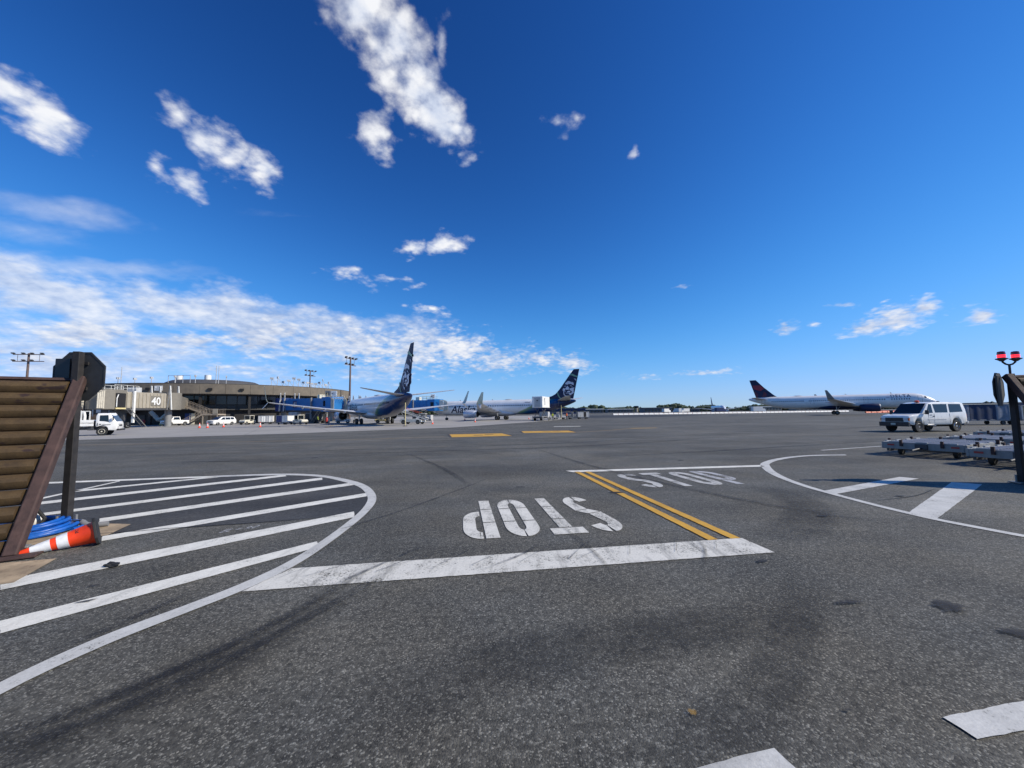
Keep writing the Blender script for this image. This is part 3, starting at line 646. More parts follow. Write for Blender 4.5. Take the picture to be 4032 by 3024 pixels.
blast_fence('rusty brown louvered blast fence with a sloping end beam beside the toppled cone', fl, rl, -1, 6.5, 1.64, 2.42, to_local((-7.385, 6.48), fl, rl), 12, 1)
fr, rr_ = (11.66, 7.62), R(-12)
blast_fence('dark louvered blast fence cut by the right edge, under the red twin lamps', fr, rr_, 1, 4.5, 1.62, 2.5, to_local((12.0, 9.2), fr, rr_), 12, 2, 2.60)
# flaked patches of bare metal on the near beam
def stop_sign(label, c, rz, w=.84):
    t = thing('stop_sign', label, 'sign', c, rz); r = w / 2 / math.cos(math.pi / 8)
    oc = lambda r: [(r * math.cos(math.pi / 8 + i * math.pi / 4), r * math.sin(math.pi / 8 + i * math.pi / 4)) for i in range(8)]
    f = lambda a, b, h: (a, h, b)
    MB().prism(oc(r), 0, .012, f).build('sign_plate', 'sign_back', t)
    MB().prism(oc(r * .97), .013, .0145, f).build('sign_face', 'sign_red', t)
    m = MB(); o, i_ = oc(r), oc(r - .03)
    for k in range(8):
        a, b, c2, d = o[k], o[(k + 1) % 8], i_[(k + 1) % 8], i_[k]
        m.prism([a, b, c2, d], -.004, -.001, f)
    m.build('rim', 'sign_back', t)
    for z in (-.22, .22): MB().box(-.16, .16, -.03, -.005, z - .025, z + .025).build('bracket', 'dark_post', t)
    MB().box(-.33, -.10, -.06, -.032, -.42, .30).build('backing_strut', 'black_plastic', t)
    return t
stop_sign('dark back of an octagonal sign on the post above the near blast fence', (-7.47, 6.58, 2.52), R(4))
stop_sign('dark octagonal sign seen nearly edge-on beside the red twin lamps', (11.84, 9.32, 2.25), R(26), .76)

t = thing('warning_beacon', 'pair of glowing red lamps on a forked pole at the right edge', 'beacon', (12.0, 9.2, 2.60))
MB().cyl((0, 0, 0), (0, 0, .22), .022, n=10).build('pole', 'dark_post', t, smooth=40)
m = MB(); m.tube([(-.17, 0, .36), (-.15, 0, .28), (-.08, 0, .23), (0, 0, .215), (.08, 0, .23), (.15, 0, .28), (.17, 0, .36)], .02, 8); m.build('fork', 'dark_post', t, smooth=50)
for sx in (-1, 1):
    b = MB(); b.lathe([(.03, .30), (.07, .335), (.105, .355), (.105, .37), (.06, .375)], 16, Matrix.Translation((sx * .17, 0, 0))); cup = b.build('lamp_base', 'dark_grey', t, smooth=40)
    b = MB(); b.lathe([(.068, .376), (.07, .50), (.062, .535), (.03, .545)], 16, Matrix.Translation((sx * .17, 0, 0))); le = b.build('lens', 'lens_red', t, smooth=40)
    for z in (.405, .445): MB().lathe([(.0715, z - .012), (.073, z), (.0715, z + .012)], 16, Matrix.Translation((sx * .17, 0, 0))).build('lit_band', 'lamp_red', le, smooth=60)

# ------------------------------------------------------------------ traffic cones
def cone_parts(t, h=.71, rb=.135, rt=.028, base=.38, n=20, text=False):
    rad = lambda z: rb + (rt - rb) * (z - .03) / (h - .03)
    b = MB()
    q = base / 2; c = .07
    oc = [(q, -q + c), (q, q - c), (q - c, q), (-q + c, q), (-q, q - c), (-q, -q + c), (-q + c, -q), (q - c, -q)]
    b.prism(oc, 0, .032); b.build('base', 'black_rubber', t, bevel=.006)
    bands = [(0, .35, 'cone_orange', 'body'), (.35, .50, 'cone_white', 'reflective_band'), (.50, .58, 'cone_orange', 'body'), (.58, .835, 'cone_white', 'reflective_band'), (.835, 1, 'cone_orange', 'tip')]
    for a, e, m, nm in bands:
        z0, z1 = .03 + (h - .03) * a, .03 + (h - .03) * e; o = .0025 if 'white' in m else 0
        pr = [(rad(z0) + o, z0), (rad(z1) + o, z1)]
        if e == 1: pr += [(rt * .8, h + .008), (rt * .45, h + .008), (rt * .4, h - .02)]
        if a == 0: pr = [(rb + .03, .033), (rb + .004, .05)] + pr[1:]
        MB().lathe(pr, n).build(nm, m, t, smooth=50)
    if text:
        for s, zz in (('AN', .10), ('EC', .17)):
            def fn(u, v, zz=zz):
                z = zz + .9 * (v if 0 else u * .0 + v); a = TXA + u / rad(z) ; return ((rad(z) + .003) * math.cos(a), (rad(z) + .003) * math.sin(a), z)
            text_mb(s, .055, fn, bold=.002).build('lettering', 'black_plastic', t)
    return t
TXA = math.pi * .1
t = thing('traffic_cone', 'large orange cone with two white bands lying toppled beside the rusty fence', 'traffic cone', (-5.98, 5.66, .175))
ax = Vector((-.72, -.69, -.20)).normalized(); t.rotation_mode = 'QUATERNION'; t.rotation_quaternion = ax.to_track_quat('Z', 'Y') @ Matrix.Rotation(R(20), 3, 'Z').to_quaternion()
cone_parts(t, .74, .145, .03, .37, 28, True)

# ------------------------------------------------------------------ hose, standpipe, scrap
t = thing('hose_coil', 'bright blue lay-flat hose coiled on the ground behind the cone', 'hose', (-7.68, 6.18, 0))
rnd = random.Random(4)
for k in range(4):
    pts = []; ph = rnd.uniform(0, 6)
    for i in range(150):
        a = i / 150 * 2 * math.pi * 2.1 + k * 1.7
        r = .60 - .05 * (i / 150 * 2.1) - .045 * k + .03 * math.sin(a * 1.3 + ph) + .015 * math.sin(a * 3.1 + ph)
        pts.append((r * math.cos(a) * 1.15 + .03 * math.sin(k * 2), r * math.sin(a) * .95, .032 + .04 * k + .022 * math.sin(a * 2 + ph) + .02 * (i / 150)))
    mb = MB(); mb.tube(pts, .030, 8); mb.build('hose_turn', 'hose_blue', t, smooth=60)
MB().cyl((.44, .18, .10), (.60, .26, .10), .045, n=12).build('coupling', 'chrome', t, smooth=40)
MB().tube([(.6, .26, .10), (.70, .22, .07), (.80, .24, .05), (.95, .34, .05)], .045, 8).build('hose_end', 'mid_grey', t, smooth=60)
t = thing('standpipe', 'thin dark standpipe with a white ball valve inside the blue hose coil', 'standpipe', (-7.80, 6.36, 0))
MB().cyl((0, 0, 0), (0, 0, .95), .028, n=10).build('riser', 'dark_post', t, smooth=40)
b = MB(); b.lathe([(.001, .05), (.06, .06), (.10, .11), (.11, .17), (.09, .23), (.03, .26)], 16, Matrix.Translation((.05, -.02, 0))); b.build('valve_body', 'steel_paint_white', t, smooth=50)
MB().cyl((-.12, -.06, .10), (-.03, -.05, .13), .07, n=14).build('outlet_cap', 'dark_grey', t, smooth=40)
MB().tube([(0, 0, .42), (.10, 0, .43), (.13, 0, .50), (.08, 0, .53)], .012, 6).build('handle', 'light_grey', t, smooth=50)
MB().tube([(-.30, -.05, .32), (-.1, -.05, .40), (.10, -.05, .37), (.27, -.06, .2), (.22, -.12, .05)], .026, 8).build('black_hose', 'black_rubber', t, smooth=50)
def scrap(name, label, loc, s, m, cat, seed):
    rnd = random.Random(seed); bm = bmesh.new(); bmesh.ops.create_icosphere(bm, subdivisions=2, radius=1)
    for v in bm.verts:
        f = rnd.uniform(.6, 1.25); v.co = Vector((v.co.x * s[0] * f, v.co.y * s[1] * f, max(-.3, v.co.z) * s[2] * f + s[2] * .32))
    me = bpy.data.meshes.new(name); bm.to_mesh(me); bm.free(); me.materials.append(MATS[m])
    o = bpy.data.objects.new(name, me); col.objects.link(o); o.location = loc; return tag(o, label, cat)
scrap('rubber_scrap', 'small torn black rubber scrap lying on a white hatch stripe', (-4.87, 4.79, .012), (.085, .05, .035), 'black_rubber', 'scrap', 3)
scrap('metal_scrap', 'small grey metal fitting on the pad between beam and cone tip', (-6.72, 5.42, .012), (.10, .07, .05), 'galvanised', 'scrap', 5)
t = thing('ground_bracket', 'low flat rusty steel bracket on the ground under the fence beam', 'bracket', (-6.75, 5.25, .012), R(35))
MB().box(-.05, .35, -.03, .03, 0, .05).build('bar', 'rust_beam', t, bevel=.006); MB().box(.05, .20, -.06, .06, .05, .075).build('clamp', 'galvanised', t, bevel=.006)

# ------------------------------------------------------------------ wheels and road vehicles
WHEELS = {}
def wheel(parent, x, y, r, w, rim='chrome', side=1, name='wheel', rz=0, hub=.6):
    """tyre is the part, rim its sub-part; the axle lies along y, outer face towards side"""
    key = (r, w, rim, hub)
    if key not in WHEELS:
        M = Matrix.Rotation(R(90), 4, 'X')
        ty = MB(); h = w / 2; ty.lathe([(r * hub, -h * .7), (r * .82, -h), (r * .95, -h * .92), (r, -h * .6), (r, h * .6), (r * .95, h * .92), (r * .82, h), (r * hub, h * .7)], 22, M)
        ri = MB(); ri.lathe([(r * hub * 1.02, h * .68), (r * hub * .92, h * .80), (r * hub * .72, h * .25), (r * hub * .30, h * .42), (r * .16, h * .75), (.001, h * .75)], 22, M)
        a, b = ty.mesh('wheel', 50), ri.mesh('rim', 40); a.materials.append(MATS['black_rubber']); b.materials.append(MATS[rim]); WHEELS[key] = (a, b)
    a, b = WHEELS[key]
    o = share(name, a, parent, (x, y, r), (0, 0, rz + (math.pi if side > 0 else 0)))
    share('rim', b, o); return o

def car_body(t, stations, belt, tumble, roof, m, name='body', r=.10, sub=True):
    def sw(z, w): return w if z <= belt else w - tumble * (z - belt) / max(roof - belt, .01)
    rings = []
    for x, zb, zt, w in stations:
        c = min(r, (zt - zb) * .3); bz = min(belt, zt - c * 1.2); wt = sw(zt - c, w)
        half = [(w - .05, zb), (w, zb + .06), (w + .012, zb + (bz - zb) * .55), (w, bz), (wt, zt - c), (wt - c * .35, zt - c * .30), (wt - c, zt), (wt * .4, zt + .012)]
        rings.append([Vector((x, -y, z)) for y, z in half] + [Vector((x, y, z)) for y, z in half[::-1]])
    mb = MB(); mb.loft(rings); o = mb.build(name, m, t, smooth=38)
    return sw
def side_poly(t, poly, sw, w, m, name, off=.006, thick=.012, sides=(-1, 1)):
    for s in sides:
        mb = MB(); mb.prism(poly, off, off - thick, lambda a, b, h, s=s: (a, s * (sw(b, w) + h), b)); mb.build(name, m, t)
def slab(t, pts, m, name, th=.012):
    """thin plate from four 3D corners, thickness along its normal"""
    P = [Vector(p) for p in pts]; n = (P[1] - P[0]).cross(P[2] - P[0]).normalized() * th; k = len(P)
    mb = MB(); mb.add(P + [p + n for p in P], [tuple(range(k))[::-1], tuple(range(k, 2 * k))] + [(i, (i + 1) % k, k + (i + 1) % k, k + i) for i in range(k)]); return mb.build(name, m, t)
def arch(xa, zb, ra, zc=None, n=8):
    return [(xa + ra * math.cos(math.pi * (1 - i / n)), max(zb, zb + ra * math.sin(math.pi * i / n))) for i in range(n + 1)]

def passenger_van():
    t = thing('passenger_van', 'white passenger van with dark windows and an orange roof beacon', 'van', (31.74, 29.88, 0), R(189.6))
    w = 1.0; st = [(2.60, .62, .98, .86), (2.55, .52, 1.10, .95), (2.35, .48, 1.16, .99)]
    fr = [(x, z, None) for x, z in arch(1.72, .46, .46)]
    prof = lambda x: (1.16 + (2.35 - x) * .10 / .9) if x > 1.42 else (1.27 + (1.42 - x) * (1.97 - 1.27) / .72 if x > .70 else (1.97 + (.70 - x) * .11 / .5 if x > .2 else (2.08 if x > -2.3 else 2.08 - (-2.3 - x) * .25)))
    xs = sorted(set([round(v[0], 3) for v in fr] + [1.42, .70, .45, .2, -.5, -1.2]), reverse=True)
    zb = {round(v[0], 3): v[1] for v in fr}
    for x in xs: st.append((x, zb.get(x, .46), prof(x), w))
    for x, z in arch(-1.78, .46, .46)[::-1]: st.append((x, z, prof(x), w))
    st += [(-2.45, .50, 2.06, w), (-2.66, .52, 2.00, .985), (-2.78, .58, 1.62, .96), (-2.84, .60, 1.10, .94)]
    st = sorted(st, key=lambda s: -s[0])
    sw = car_body(t, st, 1.22, .13, 2.08, 'van_white')
    # windows
    side_poly(t, [(1.05, 1.30), (.42, 1.30), (.40, 1.92), (.62, 1.94)], sw, w, 'glass', 'side_window')
    side_poly(t, [(.20, 1.32), (-.98, 1.32), (-1.06, 1.93), (.26, 1.93)], sw, w, 'glass', 'side_window')
    side_poly(t, [(-1.16, 1.32), (-2.42, 1.36), (-2.36, 1.92), (-1.22, 1.93)], sw, w, 'glass', 'side_window')
    slab(t, [(1.47, -.86, 1.28), (1.47, .86, 1.28), (.74, .80, 1.985), (.74, -.80, 1.985)], 'glass', 'windshield')
    slab(t, [(-2.79, .75, 1.62), (-2.79, -.75, 1.62), (-2.67, -.72, 1.93), (-2.67, .72, 1.93)], 'glass', 'rear_window')
    # front: grille, lamps, bumper, plate
    MB().box(2.58, 2.635, -.60, .60, .70, .98).build('grille', 'black_plastic', t, bevel=.01)
    for s in (-1, 1):
        MB().box(2.565, 2.635, s * .73 - .14, s * .73 + .14, .80, .97).build('headlight', 'headlight', t, bevel=.01)
        MB().cbox((2.53, s * .92, .86), (.14, .08, .20)).build('indicator', 'amber', t, bevel=.01)
        MB().cbox((-2.80, s * .90, 1.00), (.10, .10, .38)).build('tail_light', 'red_paint', t, bevel=.01)
        m = MB(); m.cbox((1.22, s * 1.16, 1.36), (.10, .22, .30)); mr = m.build('mirror', 'black_plastic', t, bevel=.03); MB().tube([(1.20, s * .98, 1.30), (1.22, s * 1.08, 1.28)], .025, 6).build('mirror_arm', 'black_plastic', mr)
        MB().cbox((.38, s * 1.012, 1.06), (.16, .02, .07)).build('door_handle', 'black_plastic', t)
        wheel(t, 1.72, s * .86, .42, .27, 'mid_grey', s); wheel(t, -1.78, s * .86, .42, .27, 'chrome', s)
        MB().box(-.75, .95, s * 1.016 - .008, s * 1.016 + .008, .80, .86).build('trim_strip', 'light_grey', t)
        MB().box(.9, .30, s * .98 - .12, s * .98 + .08, .40, .435).build('step', 'chrome', t)
    b = MB(); b.box(2.56, 2.74, -.98, .98, .36, .68); b.build('front_bumper', 'black_plastic', t, bevel=.03)
    MB().box(-2.98, -2.82, -.96, .96, .50, .68).build('rear_bumper', 'light_grey', t, bevel=.02)
    MB().box(2.742, 2.752, -.16, .16, .47, .60).build('number_plate', 'plate', t)
    MB().cbox((1.9, 0, .42), (1.3, 1.5, .12)).build('underbody', 'black_rubber', t); MB().cbox((-.9, 0, .38), (2.6, 1.2, .14)).build('underbody', 'black_rubber', t)
    be = MB(); be.lathe([(.14, 2.08), (.14, 2.12), (.12, 2.20), (.07, 2.23), (.001, 2.23)], 14, Matrix.Translation((.35, 0, .0))); be.build('roof_beacon', 'beacon_orange', t, smooth=40)
    MB().cbox((-1.7, 0, 2.13), (.16, .10, .07)).build('roof_antenna', 'black_plastic', t, bevel=.01)
    for s in (-1, 1):
        for x, ww in ((.86, .0), (.33, .0), (-1.12, 0)): MB().box(x - .006, x + .006, s * 1.008 - .004, s * 1.008 + .006, .60, 1.24).build('door_seam', 'dark_grey', t)
        MB().box(.52, .74, s * 1.014 - .004, s * 1.014 + .004, 1.12, 1.18).build('door_marking', 'mid_grey', t); MB().box(.45, .70, s * 1.014 - .004, s * 1.014 + .004, .98, 1.02).build('door_marking', 'light_grey', t)
    for q in t.children:        # sits high on its springs
        if not q.name.startswith('wheel'): q.location.z += .07; q.scale.z = 1.045
    return t
passenger_van()

# ------------------------------------------------------------------ cargo dollies
def dolly(label, loc, rz):
    t = thing('cargo_dolly', label, 'dolly', loc, rz, 'empty roller dollies parked near the right edge'); L, W, z = 1.62, 1.14, .50
    f = MB(); f.box(-L, L, -W, -W + .07, z - .25, z); f.box(-L, L, W - .07, W, z - .25, z); f.box(-L, -L + .07, -W + .072, W - .072, z - .25, z); f.box(L - .07, L, -W + .072, W - .072, z - .25, z)
    f.box(-L + .2, L - .2, -.05, .05, z - .24, z - .08); f.build('frame', 'galvanised', t, bevel=.008)
    for s in (-1, 1): MB().box(-L + .12, L - .12, s * (W - .14) - .04, s * (W - .14) + .04, z - .36, z - .255).build('lower_rail', 'dark_grey', t)
    for x in (-1.05, -.35, .35, 1.05): MB().box(x - .03, x + .03, -W + .075, W - .075, z - .15, z - .07).build('cross_member', 'galvanised', t)
    me = MB().cyl((0, -.23, 0), (0, .23, 0), .034, n=8).mesh('roller', 40); me.materials.append(MATS['aluminium'])
    for i in range(15):
        for j, y in enumerate((-.80, -.27, .27, .80)): share('roller', me, t, (-1.46 + i * .2086, y, z - .022))
    ra = MB().box(-L + .08, L - .08, -.02, .02, -.03, .02).mesh('roller_rail'); ra.materials.append(MATS['galvanised'])
    for y in (-1.045, -.535, 0, .535, 1.045): share('roller_rail', ra, t, (0, y, z - .03))
    lp = MB().box(-.16, .16, -.03, .03, 0, .035).mesh('guide_lip'); lp.materials.append(MATS['aluminium'])
    for s in (-1, 1):
        for x in (-1.2, -.4, .4, 1.2): share('guide_lip', lp, t, (x, s * (W - .03), z + .002))
        for y in (-.75, 0, .75): share('guide_lip', lp, t, (s * (L - .03), y, z + .002), (0, 0, R(90)))
    sp = MB().box(-.03, .03, -.04, .04, -.14, .10).mesh('stop_lug'); sp.materials.append(MATS['rust_beam'])
    for s in (-1, 1):
        for y in (-.55, .55): share('stop_lug', sp, t, (s * (L + .03), y, z))
        for x in (-.9, .9): share('stop_lug', sp, t, (x, s * (W + .035), z))
        for k in (-1, 1):
            MB().box(s * (L + .002), s * (L + .010), k * .86 - .10, k * .86 + .10, z - .13, z - .07).build('reflector', 'red_paint', t)
            wheel(t, s * 1.15, k * .74, .17, .12, 'mid_grey', k)
        MB().box(s * 1.15 - .06, s * 1.15 + .06, -.68, .68, .17, .26).build('axle', 'dark_grey', t)
    MB().tube([(-L, .0, .32), (-L - .35, 0, .30), (-L - .75, 0, .27)], .035, 8).build('tow_bar', 'dark_grey', t, smooth=50)
    MB().cbox((-L - .02, 0, z - .13), (.06, .34, .20)).build('hitch', 'dark_grey', t, bevel=.01)
    return t
dolly('nearest whole roller dolly, left end of the row in front of the van', (16.55, 14.95, 0), R(24))
dolly('roller dolly hitched behind the leftmost one in the row', (20.95, 16.75, 0), R(24))
dolly('roller dolly farthest back, beside the dark post', (26.4, 19.9, 0), R(14))
dolly('lowest roller dolly, cut by the right edge behind the dark post', (16.35, 11.85, 0), R(20))

# ------------------------------------------------------------------ curtain-sided baggage carts
def baggage_cart(label, loc, rz, cm, L=3.2, H=2.05, W=1.5, group='curtained baggage carts', roofm='cream', open_=False, endm='curtain_pale'):
    t = thing('baggage_cart', label, 'baggage cart', loc, rz, group); a, b = L / 2, W / 2
    MB().box(-a, a, -b, b, .42, .56).build('bed', 'mid_grey', t, bevel=.01)
    MB().box(-a - .06, a + .06, -b - .05, b + .05, H - .07, H).build('roof', roofm, t, bevel=.02)
    for s in (-1, 1):
        for k in (-1, 1):
            MB().box(s * a - .04, s * a + .04, k * b - .04, k * b + .04, .56, H - .07).build('post', 'light_grey', t); wheel(t, s * (a - .55), k * (b - .14), .22, .14, 'mid_grey', k)
        mb = MB(); mb.box(s * (a - .02) - .015, s * (a - .02) + .015, -b + .04, b - .04, .56, H - .08); mb.build('end_panel', endm, t)
    if not open_:
        n = 4
        for k in (-1, 1):
            for i in range(n):      # curtain sheets with folds
                x0, x1 = -a + .05 + (L - .1) * i / n, -a + .05 + (L - .1) * (i + 1) / n; vs = []; N = 12
                for j in range(N + 1):
                    x = x0 + (x1 - x0) * j / N; y = k * (b - .005 + .018 * math.sin(j * .8 + i * 2.1)); vs += [(x, y, .50), (x + .01, y + k * .012, 1.2), (x, y, H - .08)]
                fs = [(3 * j + q, 3 * j + q + 1, 3 * j + q + 4, 3 * j + q + 3) for j in range(N) for q in (0, 1)]
                MB().add(vs, fs).build('curtain', cm[i % len(cm)], t, smooth=80)
    MB().tube([(-a, 0, .45), (-a - .5, 0, .40), (-a - .95, 0, .36)], .035, 6).build('tow_bar', 'dark_grey', t)
    return t
baggage_cart('baggage cart with dark blue curtains and cream roof just right of the van', (47.9, 40.0, 0), R(-4), ['curtain_pale', 'curtain_blue', 'curtain_blue', 'curtain_pale'], L=5.0, H=2.15, W=1.7)
baggage_cart('baggage cart with tan curtains between the blue one and the dark post', (53.6, 39.4, 0), R(-4), ['curtain_tan', 'rust_beam', 'curtain_tan'], L=4.6, H=1.95, W=1.7, roofm='mid_grey')
# ------------------------------------------------------------------ aircraft
def interp(tab, x):
    for a, b in zip(tab, tab[1:]):
        if a[0] <= x <= b[0] or b[0] <= x <= a[0]:
            t = (x - a[0]) / (b[0] - a[0]) if a[0] != b[0] else 0
            return [p + (q - p) * t for p, q in zip(a[1:], b[1:])]
    return list(tab[0][1:]) if abs(x - tab[0][0]) < abs(x - tab[-1][0]) else list(tab[-1][1:])
FACE_WHITE = [
 [(745,835),(800,770),(870,715),(960,685),(1000,715),(1020,745),(1030,715),(1090,765),(1120,775),(1110,735),(1160,770),(1180,820),(1185,880),(1160,890),(1100,860),(1030,835),(930,835),(880,855),(865,880),(845,850),(790,838)],
 [(725,940),(770,912),(825,920),(800,940),(730,950)], [(1000,915),(1050,905),(1090,940),(1140,970),(1120,975),(1060,940),(1010,925)],
 [(880,910),(905,950),(950,990),(960,1030),(945,1080),(925,1110),(870,1095),(820,1105),(800,1075),(785,1030),(835,975)],
 [(685,1015),(740,1040),(790,1010),(780,1060),(770,1120),(730,1150),(715,1200),(715,1270),(740,1330),(790,1375),(850,1375),(875,1385),(850,1430),(830,1440),(760,1390),(700,1320),(685,1230),(685,1140),(645,1140),(655,1080)],
 [(960,1060),(975,1045),(1060,1035),(1080,1000),(1140,1020),(1190,1000),(1215,1020),(1175,1080),(1175,1250),(1120,1300),(1065,1310),(1055,1355),(1000,1350),(950,1310),(930,1275),(1030,1270),(1075,1240),(1090,1190),(1060,1155),(1010,1130)],
 [(840,1215),(880,1170),(940,1155),(1000,1160),(1020,1200),(1000,1218)], [(795,1250),(1000,1245),(1030,1258),(920,1268),(800,1270)], [(735,1200),(770,1160),(785,1180),(750,1215)],
 [(1185,585),(1250,600),(1310,660),(1300,710),(1270,660)]]
FACE_GREEN = [[(1010,385),(1060,350),(1120,360),(1370,490),(1355,550),(1300,520),(1180,480),(1100,440),(1030,435)], [(365,1210),(400,1180),(430,1230),(450,1330),(510,1430),(600,1520),(665,1560),(620,1580),(550,1550),(460,1440),(390,1330)]]
RED_A = [[(535,355),(790,360),(900,450),(900,490),(790,550),(700,520),(590,490),(545,440)]]
RED_B = [[(590,560),(650,590),(700,640),(690,810),(655,815)], [(900,560),(990,640),(960,780),(800,795),(870,650)]]

def aircraft(label, loc, rz, S, loc_z=0):
    t = thing('airliner', label, 'airplane', (loc[0], loc[1], loc_z), R(rz)); sc = S.get('scale', 1); t.scale = (sc, sc, sc)
    xn, xt, W, H, zc = S['nose'], S['tail'], S['W'] / 2, S['H'] / 2, S['zc']; Lf = xn - xt
    # fuselage stations: x, half width, half height, centre z
    tab = [(xn, .03, .03, zc - .62), (xn - .25, .34, .36, zc - .55), (xn - .8, .72, .74, zc - .45), (xn - 1.8, 1.18, 1.25, zc - .24), (xn - 3.0, 1.58, 1.72, zc - .06), (xn - 4.6, W - .04, H - .05, zc), (xn - 6, W, H, zc)]
    a0 = xt + Lf * .30
    tab += [(a0, W, H, zc), (xt + Lf * .22, W * .97, H * .95, zc + .10), (xt + Lf * .15, W * .86, H * .80, zc + .40), (xt + Lf * .09, W * .66, H * .58, zc + .80), (xt + Lf * .04, W * .42, H * .36, zc + 1.10), (xt + .3, W * .20, H * .17, zc + 1.30), (xt, W * .10, H * .10, zc + 1.34)]
    fs = lambda x: interp(tab, x)
    xs = [q[0] for q in tab[:6]] + [xn - 6 - (xn - 6 - a0) * i / 6 for i in range(7)] + [q[0] for q in tab[8:]]
    N = 36; rings = []
    for x in xs:
        w, h, z = fs(x); rings.append([(x, w * math.cos(2 * math.pi * k / N), z + h * math.sin(2 * math.pi * k / N)) for k in range(N)])
    MB().loft(rings).build('fuselage', S['skin'], t, smooth=60)
    # wing-body fairing under the belly
    fr = []
    for x, w, h in ((6.2, .2, .1), (4.8, 1.2, .5), (2.5, 1.9, .75), (-1.5, 1.95, .78), (-3.8, 1.3, .55), (-5.2, .2, .1)):
        fr.append([(x, w * math.cos(2 * math.pi * k / 16), zc - H + .42 + h * math.sin(2 * math.pi * k / 16)) for k in range(16)])
    MB().loft(fr).build('belly_fairing', S.get('belly', S['skin']), t, smooth=60)
    def ysurf(x, z):
        w, h, c = fs(x); q = max(-1, min(1, (z - c) / h)); return w * math.sqrt(1 - q * q)
    # aerofoil surface through stations (le_x, te_x, y, z, thickness)
    def foil(stations, name, m, vertical=False, side=1):
        rg = []
        for le, te, y, z, th in stations:
            c = le - te; pr = [(0, 0), (.04, .5), (.15, .85), (.35, 1), (.6, .75), (.85, .32), (1, .03)]
            up = [(le - c * p, th / 2 * q) for p, q in pr]; dn = [(le - c * p, -th / 2 * q * .8) for p, q in pr[::-1][:-1]]
            rg.append([(x, side * y, z + d) if not vertical else (x, d, z) for x, d in up + dn])
        return MB().loft(rg).build(name, m, t, smooth=55)
    sp, rc, xr = S['span'] / 2, S['root'], S['wing_x']           # half span, root chord, leading edge at root
    zr = zc - H * .62; sw_ = math.tan(R(27.5)); dh = math.tan(R(6.2))
    le = lambda y: xr - (y - 1.5) * sw_
    tip = S['tip']; yk = sp * .34
    te_r = xr - rc; te_k = te_r - .15; te_t = le(sp) - tip
    te = lambda y: te_r + (te_k - te_r) * (y - 1.5) / (yk - 1.5) if y < yk else te_k + (te_t - te_k) * (y - yk) / (sp - yk)
    zw = lambda y: zr + (y - 1.5) * dh + .012 * max(0, y - 6) ** 1.35 * .35
    for s in (-1, 1):
        foil([(le(y), te(y), y, zw(y), max(.13 * (le(y) - te(y)) * (1 - .25 * y / sp), .12)) for y in (1.2, yk * .6, yk, sp * .55, sp * .78, sp)], 'wing', S['wing_m'], side=s)
        # winglet: short curved root then swept blade, leaning out
        hw = S['winglet']; st = []
        for k, (u, v) in enumerate(((0, 0), (.14, .05), (.26, .20), (.36, .5), (.52, 1.0))):
            c = tip * (1 - .68 * v) * (.98 if k else 1); x0 = le(sp) - v * hw * .62; st.append((x0, x0 - c, sp + u * hw * .55, zw(sp) + v * hw, .10 * (1 - v * .5)))
        rg = []
        for q, (l0, t0, y, z, th) in enumerate(st):
            c = l0 - t0; a = [0, .5, 1.0, 1.25, 1.3][q]
            pr = [(0, 0), (.2, 1), (.6, .8), (1, .05)]
            up = [(l0 - c * p, th / 2 * d) for p, d in pr] + [(l0 - c * p, -th / 2 * d) for p, d in pr[::-1][:-1]]
            rg.append([(x, s * (y - d * math.sin(a)), z + d * math.cos(a)) for x, d in up])
        MB().loft(rg).build('winglet', S['winglet_m'], t, smooth=55)
        if S.get('split'):      # lower blade
            rg = []
            for v in (0, 1):
                c = tip * (.55 - .35 * v); x0 = le(sp) - .35 - v * .9; y, z = sp + .1 + v * .75, zw(sp) - v * .95
                rg.append([(x0, s * y, z), (x0 - c * .4, s * (y + .03), z + .03), (x0 - c, s * y, z), (x0 - c * .4, s * (y - .03), z - .03)])
            MB().loft(rg).build('lower_winglet', 'wing_light', t, smooth=40)
        for y in (sp * .33, sp * .52, sp * .72):     # flap track fairings
            rg = []
            for dx, r in ((1.6, .04), (.8, .20), (-.2, .22), (-1.1, .05)):
                rg.append([(te(y) + dx, s * y + r * .6 * math.cos(2 * math.pi * k / 8), zw(y) - .22 + r * math.sin(2 * math.pi * k / 8)) for k in range(8)])
            MB().loft(rg).build('flap_fairing', S['wing_m'], t, smooth=60)
        # horizontal stabiliser
        hx, hz, hs = S['hstab']; foil([(hx - (y - .4) * .62, hx - 3.6 - (y - .4) * .24, y, hz + (y - .4) * math.tan(R(S.get('hdi', 7))), .30 * (1 - .6 * y / hs)) for y in (.2, hs * .5, hs)], 'stabiliser', S['hstab_m'], side=s)
        # engine
        ey, ex, ez, er, el_ = S['eng']
        pr = [(er * .80, 0), (er * .93, -.06), (er * 1.0, -.35), (er * 1.02, -el_ * .4), (er * .95, -el_ * .72), (er * .80, -el_)]
        M = Matrix.Translation((ex, s * ey, ez)) @ Matrix.Rotation(R(90), 4, 'Y')
        na = MB(); rgs = [[M @ Vector((r * math.cos(2 * math.pi * k / 28), r * math.sin(2 * math.pi * k / 28), z)) for k in range(28)] for r, z in pr]
        na.loft(rgs, caps=False); e = na.build('engine', S['eng_m'], t, smooth=60)
        sol = e.modifiers.new('skin', 'SOLIDIFY'); sol.thickness = .05; sol.offset = -1
        MB().lathe([(er * .80, -.02), (er * .86, .03), (er * .93, -.05), (er * .80, -.16)], 28, M).build('intake_lip', 'engine_metal', e, smooth=60)
        MB().lathe([(.001, -.3), (er * .22, -.5), (er * .79, -.55), (er * .79, -.62), (.001, -.62)], 28, M).build('fan', 'exhaust_dark', e, smooth=40)
